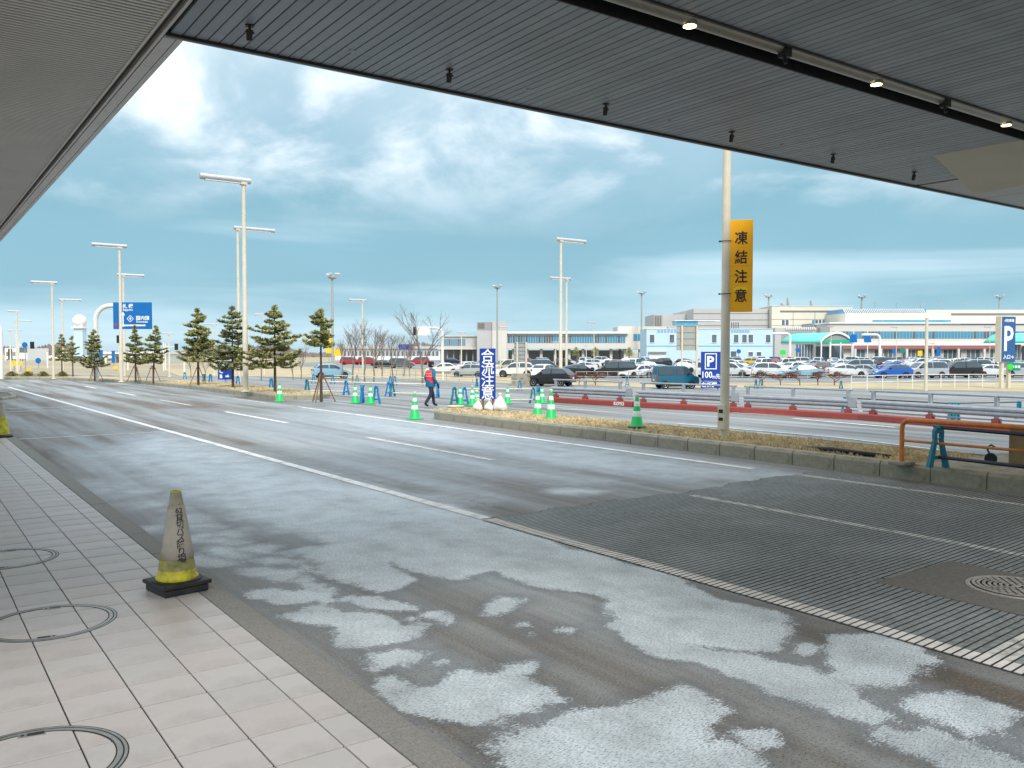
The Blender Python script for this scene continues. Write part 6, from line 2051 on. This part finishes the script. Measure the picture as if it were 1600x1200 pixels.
# ------------------------------------------------------------------ signs and small street furniture
def gantry():
    b = at(151, 593, .2); D = b.x * SYW + b.y * CYW; s = D / F
    t = thing('direction_sign', 'blue overhead direction sign on a white arched pipe post', 'sign', b, -YAW)
    X = lambda px: (px - 151) * s
    Z = lambda py: hz(py, D) - b.z
    h = Z(478); rr = X(175) - X(152)
    pts = [(0, 0, 0), (0, 0, h - rr)] + [(rr - rr * math.cos(a), 0, h - rr + rr * math.sin(a)) for a in [math.pi / 2 * k / 8 for k in range(1, 9)]] + [(X(238), 0, h)]
    MB().path(pts, 3.6 * s, 14).build('arched_pipe', 'pole_white', t, smooth=40)
    x0, x1, z0, z1 = X(182), X(242), Z(514.5), Z(473)
    bd = MB().box(x0, x1, -.32, -.26, z0, z1).build('board', 'sign_blue_bright', t, bevel=.01)
    for px in (186, 212, 236): MB().box(X(px) - .05, X(px) + .05, -.26, -.1, z0, z1).build('bracket', 'galv', t)
    y = -.325
    text('札 幌', 5.6 * s * 1.3, 'sign_white', t, (X(205), y, Z(479)), offset=.006, extrude=.004)
    text('Sapporo', 4.6 * s, 'sign_white', t, (X(205), y, Z(485)), offset=.004, extrude=.004)
    text('国内線', 7.0 * s, 'sign_white', t, (X(228), y, Z(497.2)), offset=.008, extrude=.004)
    text('Domestic', 4.6 * s, 'sign_white', t, (X(227), y, Z(503)), offset=.004, extrude=.004)
    MB().prism([(X(196.6), Z(511)), (X(198.4), Z(511)), (X(198.4), Z(493)), (X(200.6), Z(493)), (X(197.5), Z(487.5)), (X(194.4), Z(493)), (X(196.6), Z(493))], -.332, -.321, 'y').build('arrow', 'sign_white', t)
    MB().box(X(192), X(232), -.331, -.321, Z(510), Z(507.5)).build('road_bar', 'sign_white', t)
    d = MB()
    cx, cz = X(208.6), Z(498.5); q = 5.6 * s
    for k in range(4):
        a0, a1 = math.pi / 2 * k, math.pi / 2 * (k + 1)
        p = [(cx + q * math.cos(a0), cz + q * math.sin(a0)), (cx + q * math.cos(a1), cz + q * math.sin(a1)), (cx + .8 * q * math.cos(a1), cz + .8 * q * math.sin(a1)), (cx + .8 * q * math.cos(a0), cz + .8 * q * math.sin(a0))]
        d.prism(p, -.332, -.321, 'y')
    d.prism([(cx - .08 * q, cz - .5 * q), (cx + .08 * q, cz - .5 * q), (cx + .08 * q, cz + .5 * q), (cx - .08 * q, cz + .5 * q)], -.332, -.321, 'y')
    d.prism([(cx - .5 * q, cz - .12 * q), (cx + .5 * q, cz - .12 * q), (cx, cz + .2 * q)], -.3335, -.321, 'y')
    d.build('aircraft_symbol', 'sign_white', t)
    MB().lathe([(.01, 0), (2.4 * s, 0), (2.4 * s, .01), (.01, .01)], 16, (X(187), -.333, Z(508)), axis='y').build('red_roundel', 'sign_red', t)


gantry()


def P_board():
    b = gp(1110, 609); D = b.x * SYW + b.y * CYW; s = D / F
    t = thing('parking_sign', 'blue parking board with P and 100 metres text left of the cream pole', 'sign', b, -YAW)
    X = lambda px: (px - 1110) * s
    Z = lambda py: hz(py, D) - b.z
    for px in (1099, 1122): MB().path([(X(px), .05, 0), (X(px), .05, Z(551))], .06, 8).build('post', 'galv', t)
    MB().box(X(1095), X(1126), -.06, 0, Z(595), Z(549.5)).build('board', 'sign_blue', t, bevel=.01)
    MB().box(X(1095), X(1126), -.055, 0, Z(606.5), Z(596)).build('lower_board', 'sign_blue', t, bevel=.01)
    y = -.065
    fr = MB(); a0, a1, c0, c1, w = X(1101), X(1119.5), Z(577), Z(552), .07
    fr.box(a0, a1, y - .005, y + .004, c1 - w, c1); fr.box(a0, a1, y - .005, y + .004, c0, c0 + w); fr.box(a0, a0 + w, y - .005, y + .004, c0 + w, c1 - w); fr.box(a1 - w, a1, y - .005, y + .004, c0 + w, c1 - w)
    fr.build('border', 'sign_white', t)
    text('P', 22 * s, 'sign_white', t, (X(1110), y, Z(564.5)), offset=.035)
    text('100', 14 * s, 'sign_white', t, (X(1105), y, Z(585.5)), offset=.014, width=.85)
    text('m先', 8.5 * s, 'sign_white', t, (X(1119), y, Z(588)), offset=.008, width=.85)
    text('右折', 8.5 * s, 'sign_white', t, (X(1104), y, Z(601)), offset=.008)
    MB().prism([(X(1112.6), Z(605)), (X(1115), Z(605)), (X(1115), Z(600)), (X(1120), Z(600)), (X(1120), Z(597.5)), (X(1112.6), Z(597.5))], y - .005, y + .004, 'y').build('arrow', 'sign_white', t)


P_board()


def P_tower():
    b = atg(1575, 607); D = b.x * SYW + b.y * CYW; s = D / F
    t = thing('parking_tower_sign', 'tall slate blue P tower sign on beige posts at the right edge', 'sign', b, -YAW + .3)
    X = lambda px: (px - 1575) * s
    Z = lambda py: hz(py, D) - b.z
    for px in (1566, 1580): MB().box(X(px) - .12, X(px) + .12, .1, .34, 0, Z(566)).build('post', 'pole_cream', t)
    MB().box(X(1559), X(1588), 0, .55, Z(566), Z(494)).build('case', 'pole_cream', t, bevel=.02)
    MB().box(X(1560.5), X(1587), -.03, -.003, Z(565), Z(495)).build('face', 'sign_blue_slate', t)
    y = -.034
    text('A駐車場', 5.2 * s, 'sign_white', t, (X(1574), y, Z(501)), offset=.006)
    text('P', 54 * s, 'sign_white', t, (X(1574), y, Z(529)), offset=.05, width=.72)
    text('入口→', 7.2 * s, 'sign_white', t, (X(1574), y, Z(557.5)), offset=.01)
    g = thing('green_sign', 'small green parking sign hung under the P tower at right edge', 'sign', (b.x, b.y, b.z + Z(579)), -YAW + .15)
    zz = Z(579)
    MB().box(X(1574), X(1594), -.12, -.06, 0, Z(567) - zz).build('board', 'sign_green', g)
    MB().lathe([(.01, 0), (5 * s, 0), (5 * s, .02), (.01, .02)], 18, (X(1576), -.15, Z(573) - zz), axis='y').build('lime_disc', 'sign_lime', g)
    text('駐車場', 5.0 * s, 'sign_white', g, (X(1586), -.125, Z(573) - zz), offset=.006)


P_tower()


def back_board(px0, px1, y0, y1, ybase, D, label, rows=4, m='galv_dull', feet=True):
    pc = (px0 + px1) / 2; b = dep(pc, D); s = D / F
    t = thing('road_sign', label, 'sign', b, -YAW)
    X = lambda px: (px - pc) * s
    Z = lambda py: hz(py, D) - b.z
    for k in range(rows):
        a, c = y0 + (y1 - y0) * k / rows, y0 + (y1 - y0) * (k + 1) / rows
        MB().box(X(px0), X(px1), .0, .06, Z(c) + .03, Z(a) - .03).build('panel', m, t)
        MB().box(X(px0), X(px1), -.05, -.002, Z(a) - .05, Z(a) + .02).build('rib', 'galv', t)
    for px in (px0 + (px1 - px0) * .24, px1 - 2):
        MB().path([(X(px), -.14, 0), (X(px), -.14, Z(y0))], 1.6 * s, 10).build('post', 'pole_cream', t, smooth=40)
    if feet:
        MB().box(X(px0 - 4), X(px1 + 4), -.7, .7, -.05, 1.0).build('concrete_block', 'kerb_concrete', t)


back_board(1057, 1090, 509, 548, 590, 80, 'grey ribbed back of a road sign on two cream posts left of the P board', feet=False)
back_board(803, 824, 535, 566, 600, 72, 'grey ribbed back of a road sign on a concrete block behind the dark hatchback', rows=5)


def small_sign(px, py, yb, yt, hw, m, label, shape='rect', D=None, post='galv', txt=None):
    b = atg(px, py) if D is None else dep(px, D)
    D = b.x * SYW + b.y * CYW; s = D / F
    t = thing('road_sign', label, 'sign', b, -YAW)
    Z = lambda q: hz(q, D) - b.z
    MB().path([(0, .06, 0), (0, .06, Z(yt))], .05, 8).build('post', post, t)
    if shape == 'rect': MB().box(-hw * s, hw * s, -.04, 0, Z(yb), Z(yt)).build('board', m, t)
    elif shape == 'disc': MB().lathe([(.01, -.04), (hw * s, -.04), (hw * s, 0), (.01, 0)], 20, (0, 0, (Z(yb) + Z(yt)) / 2), axis='y').build('disc', m, t)
    elif shape == 'diamond':
        c = (Z(yb) + Z(yt)) / 2; MB().prism([(-hw * s, c), (0, c - hw * s), (hw * s, c), (0, c + hw * s)], -.04, 0, 'y').build('board', m, t)
    if txt:
        for (body, size, x, yy, off) in txt:
            text(body, size * s, 'sign_white', t, (x * s, -.045, Z(yy)), offset=off)
    return t


small_sign(352, 598, 593, 564, 11, 'sign_blue', 'blue parking guide board half hidden behind the dark conifer', txt=[('P', 13, 0, 571, .03), ('C', 8, -6, 580, .012), ('B', 8, -6, 588, .012), ('⇒', 8, 4, 588, .01)])
small_sign(143, 586, 567, 547, 3, 'sign_blue_bright', 'narrow blue sign left of the arched post trunk', D=110)
small_sign(158, 586, 567, 547, 3.2, 'sign_blue_bright', 'narrow blue sign right of the arched post trunk', D=110)
small_sign(177.5, 588, 567, 548, 2.6, 'sign_blue_bright', 'narrow blue sign left of the lamp before the direction sign', D=105)
small_sign(181, 590, 577, 572, 3.6, 'sign_yellow', 'small yellow sign at the foot of the direction sign', D=100)
small_sign(39.5, 587, 543, 535, 4.4, 'sign_blue_bright', 'round blue sign high beside the left traffic light', 'disc', D=95)
small_sign(60, 587, 568, 559, 4.4, 'sign_blue_bright', 'round blue sign low between the left street lamps', 'disc', D=105)
small_sign(3.5, 588, 561, 553, 4, 'sign_yellow', 'round yellow sign at the very left edge', 'disc', D=90)
small_sign(22, 586, 574, 562, 5, 'sign_yellow', 'yellow diamond sign near the left edge', 'diamond', D=90)
small_sign(32, 586, 573, 563, 4.5, 'sign_yellow', 'second yellow diamond sign near the left edge, right of the first', 'diamond', D=94)
small_sign(45, 587, 582, 573, 4, 'sign_yellow', 'low yellow sign above the olive shrubs', 'diamond', D=90)
small_sign(514, 580, 552, 522, 4, 'sign_yellow', 'tall yellow shop sign behind the rightmost conifer', D=180)
small_sign(527, 580, 556, 546, 6, 'sign_yellow', 'low yellow shop sign right of the tall yellow one', D=185)
small_sign(634, 578, 546, 538, 11, 'sign_blue', 'purple blue company board on a post between bare trees', D=170)
small_sign(1397, 575, 553, 545, 4, 'sign_blue_bright', 'round blue guide sign in the car park, left of two', 'disc', D=175)
small_sign(1410, 575, 552, 543, 4, 'sign_green', 'round teal guide sign in the car park, right of two', 'disc', D=175)
small_sign(1437, 575, 556, 548, 3.6, 'sign_yellow', 'yellow square sign in the car park beside the bare post', D=170)
small_sign(1466, 575, 556, 542, 3, 'sign_blue_bright', 'narrow blue sign in the car park right of the bare post', D=172)
small_sign(1223, 575, 554, 547, 4.5, 'sign_lime', 'lime green sign left of the mint arched roof', D=205)
small_sign(1246, 575, 551, 543, 3.5, 'sign_blue_bright', 'small blue sign at the left foot of the mint arch', 'disc', D=205)
small_sign(1154, 575, 552, 546, 3.5, 'sign_blue_bright', 'small blue sign at the door of the pale blue building', 'disc', D=215)
b = dep(1447, 62); D = 62
t = thing('bare_post', 'tall plain cream post in front of the car park at right', 'post', b)
MB().path([(0, 0, 0), (0, 0, hz(498, D) - b.z)], [.12, .105], 14).build('shaft', 'pole_cream', t, smooth=40)
MB().lathe([(.13, 0), (.13, .06), (.02, .12)], 14, (0, 0, hz(498, D) - b.z)).build('cap', 'pole_cream', t)
b = at(1.5, 592, .1); D = b.x * SYW + b.y * CYW; s = D / F
t = thing('arched_post', 'white bent pipe sign post cut by the left edge of the picture', 'post', b, -YAW)
h = hz(504, D) - b.z
MB().path([(0, 0, 0), (0, 0, h - .6)] + [(-.6 + .6 * math.cos(a), 0, h - .6 + .6 * math.sin(a)) for a in (.4, .8, 1.2, 1.57)] + [(-3.5, 0, h)], .17, 12).build('bent_pipe', 'pole_white', t, smooth=40)


def traffic_light(px, D, y0, y1, label, armpx=None, n=3, yp=None):
    b = dep(px, D); s = D / F
    t = thing('traffic_light', label, 'traffic light', b, -YAW)
    Z = lambda q: hz(q, D) - b.z
    MB().path([(((armpx or px) - px) * s, .2, 0), (((armpx or px) - px) * s, .2, Z(yp or y0))], .08, 8).build('pole', 'pole_white', t)
    if armpx: MB().path([((armpx - px) * s, .2, Z((y0 + y1) / 2)), (0, .2, Z((y0 + y1) / 2))], .05, 8).build('arm', 'pole_white', t)
    hw = 2.2 * s
    hs = MB().box(-hw, hw, -.15, .15, Z(y1), Z(y0)).build('housing', 'black', t)
    for k in range(n):
        zz = Z(y0 + (y1 - y0) * (k + .5) / n)
        MB().lathe([(hw * .7, -.02), (hw * .75, 0)], 12, (0, -.16, zz), axis='y').build('lens', 'dark_metal', hs)


traffic_light(51, 95, 534, 545, 'traffic light on a horizontal arm near the left edge', armpx=28)
traffic_light(186, 92, 524, 536, 'traffic light beside the lamp under the direction sign')
traffic_light(16.5, 100, 545, 562, 'vertical four lens traffic light at the left edge', n=4)
traffic_light(648, 118, 511, 524, 'traffic light back on an arched pole by the tallest bare tree', armpx=690)
traffic_light(276, 120, 537, 547, 'pale traffic light on an arm right of the paired conifers', armpx=258)

# arched pole with pale board by the tallest bare tree
b = dep(692, 88); s = 88 / F
t = thing('arched_lamp_pole', 'white arched pole with pale board right of the tallest bare tree', 'post', b, -YAW)
Z = lambda q: hz(q, 88) - b.z
hh = Z(512); q = 12 * s
MB().path([(0, 0, 0), (0, 0, hh - q)] + [(-q + q * math.cos(a), 0, hh - q + q * math.sin(a)) for a in (.4, .8, 1.2, 1.57)] + [((652 - 692) * s, 0, hh)], 1.5 * s, 10).build('bent_pipe', 'pole_white', t, smooth=40)
MB().box((651 - 692) * s, (672 - 692) * s, -.1, -.04, Z(524), Z(511)).build('board', 'pole_white', t)
# more thin white posts in the far left scene
for px, y0, lab in [(74.5, 549, 'thin white marker post left of the first street lamp with shrubs'), (256, 535, 'thin white post left of the small lamp by the paired conifers'), (288, 566, 'short white post left of the first large conifer'), (200, 560, 'short white post between paired conifers')]:
    b = dep(px, 110); t = thing('marker_post', lab, 'post', b)
    MB().path([(0, 0, 0), (0, 0, hz(y0, 110) - b.z)], .1, 8).build('shaft', 'pole_white', t)
    MB().lathe([(.11, 0), (.11, .05), (.02, .1)], 8, (0, 0, hz(y0, 110) - b.z)).build('cap', 'galv', t)
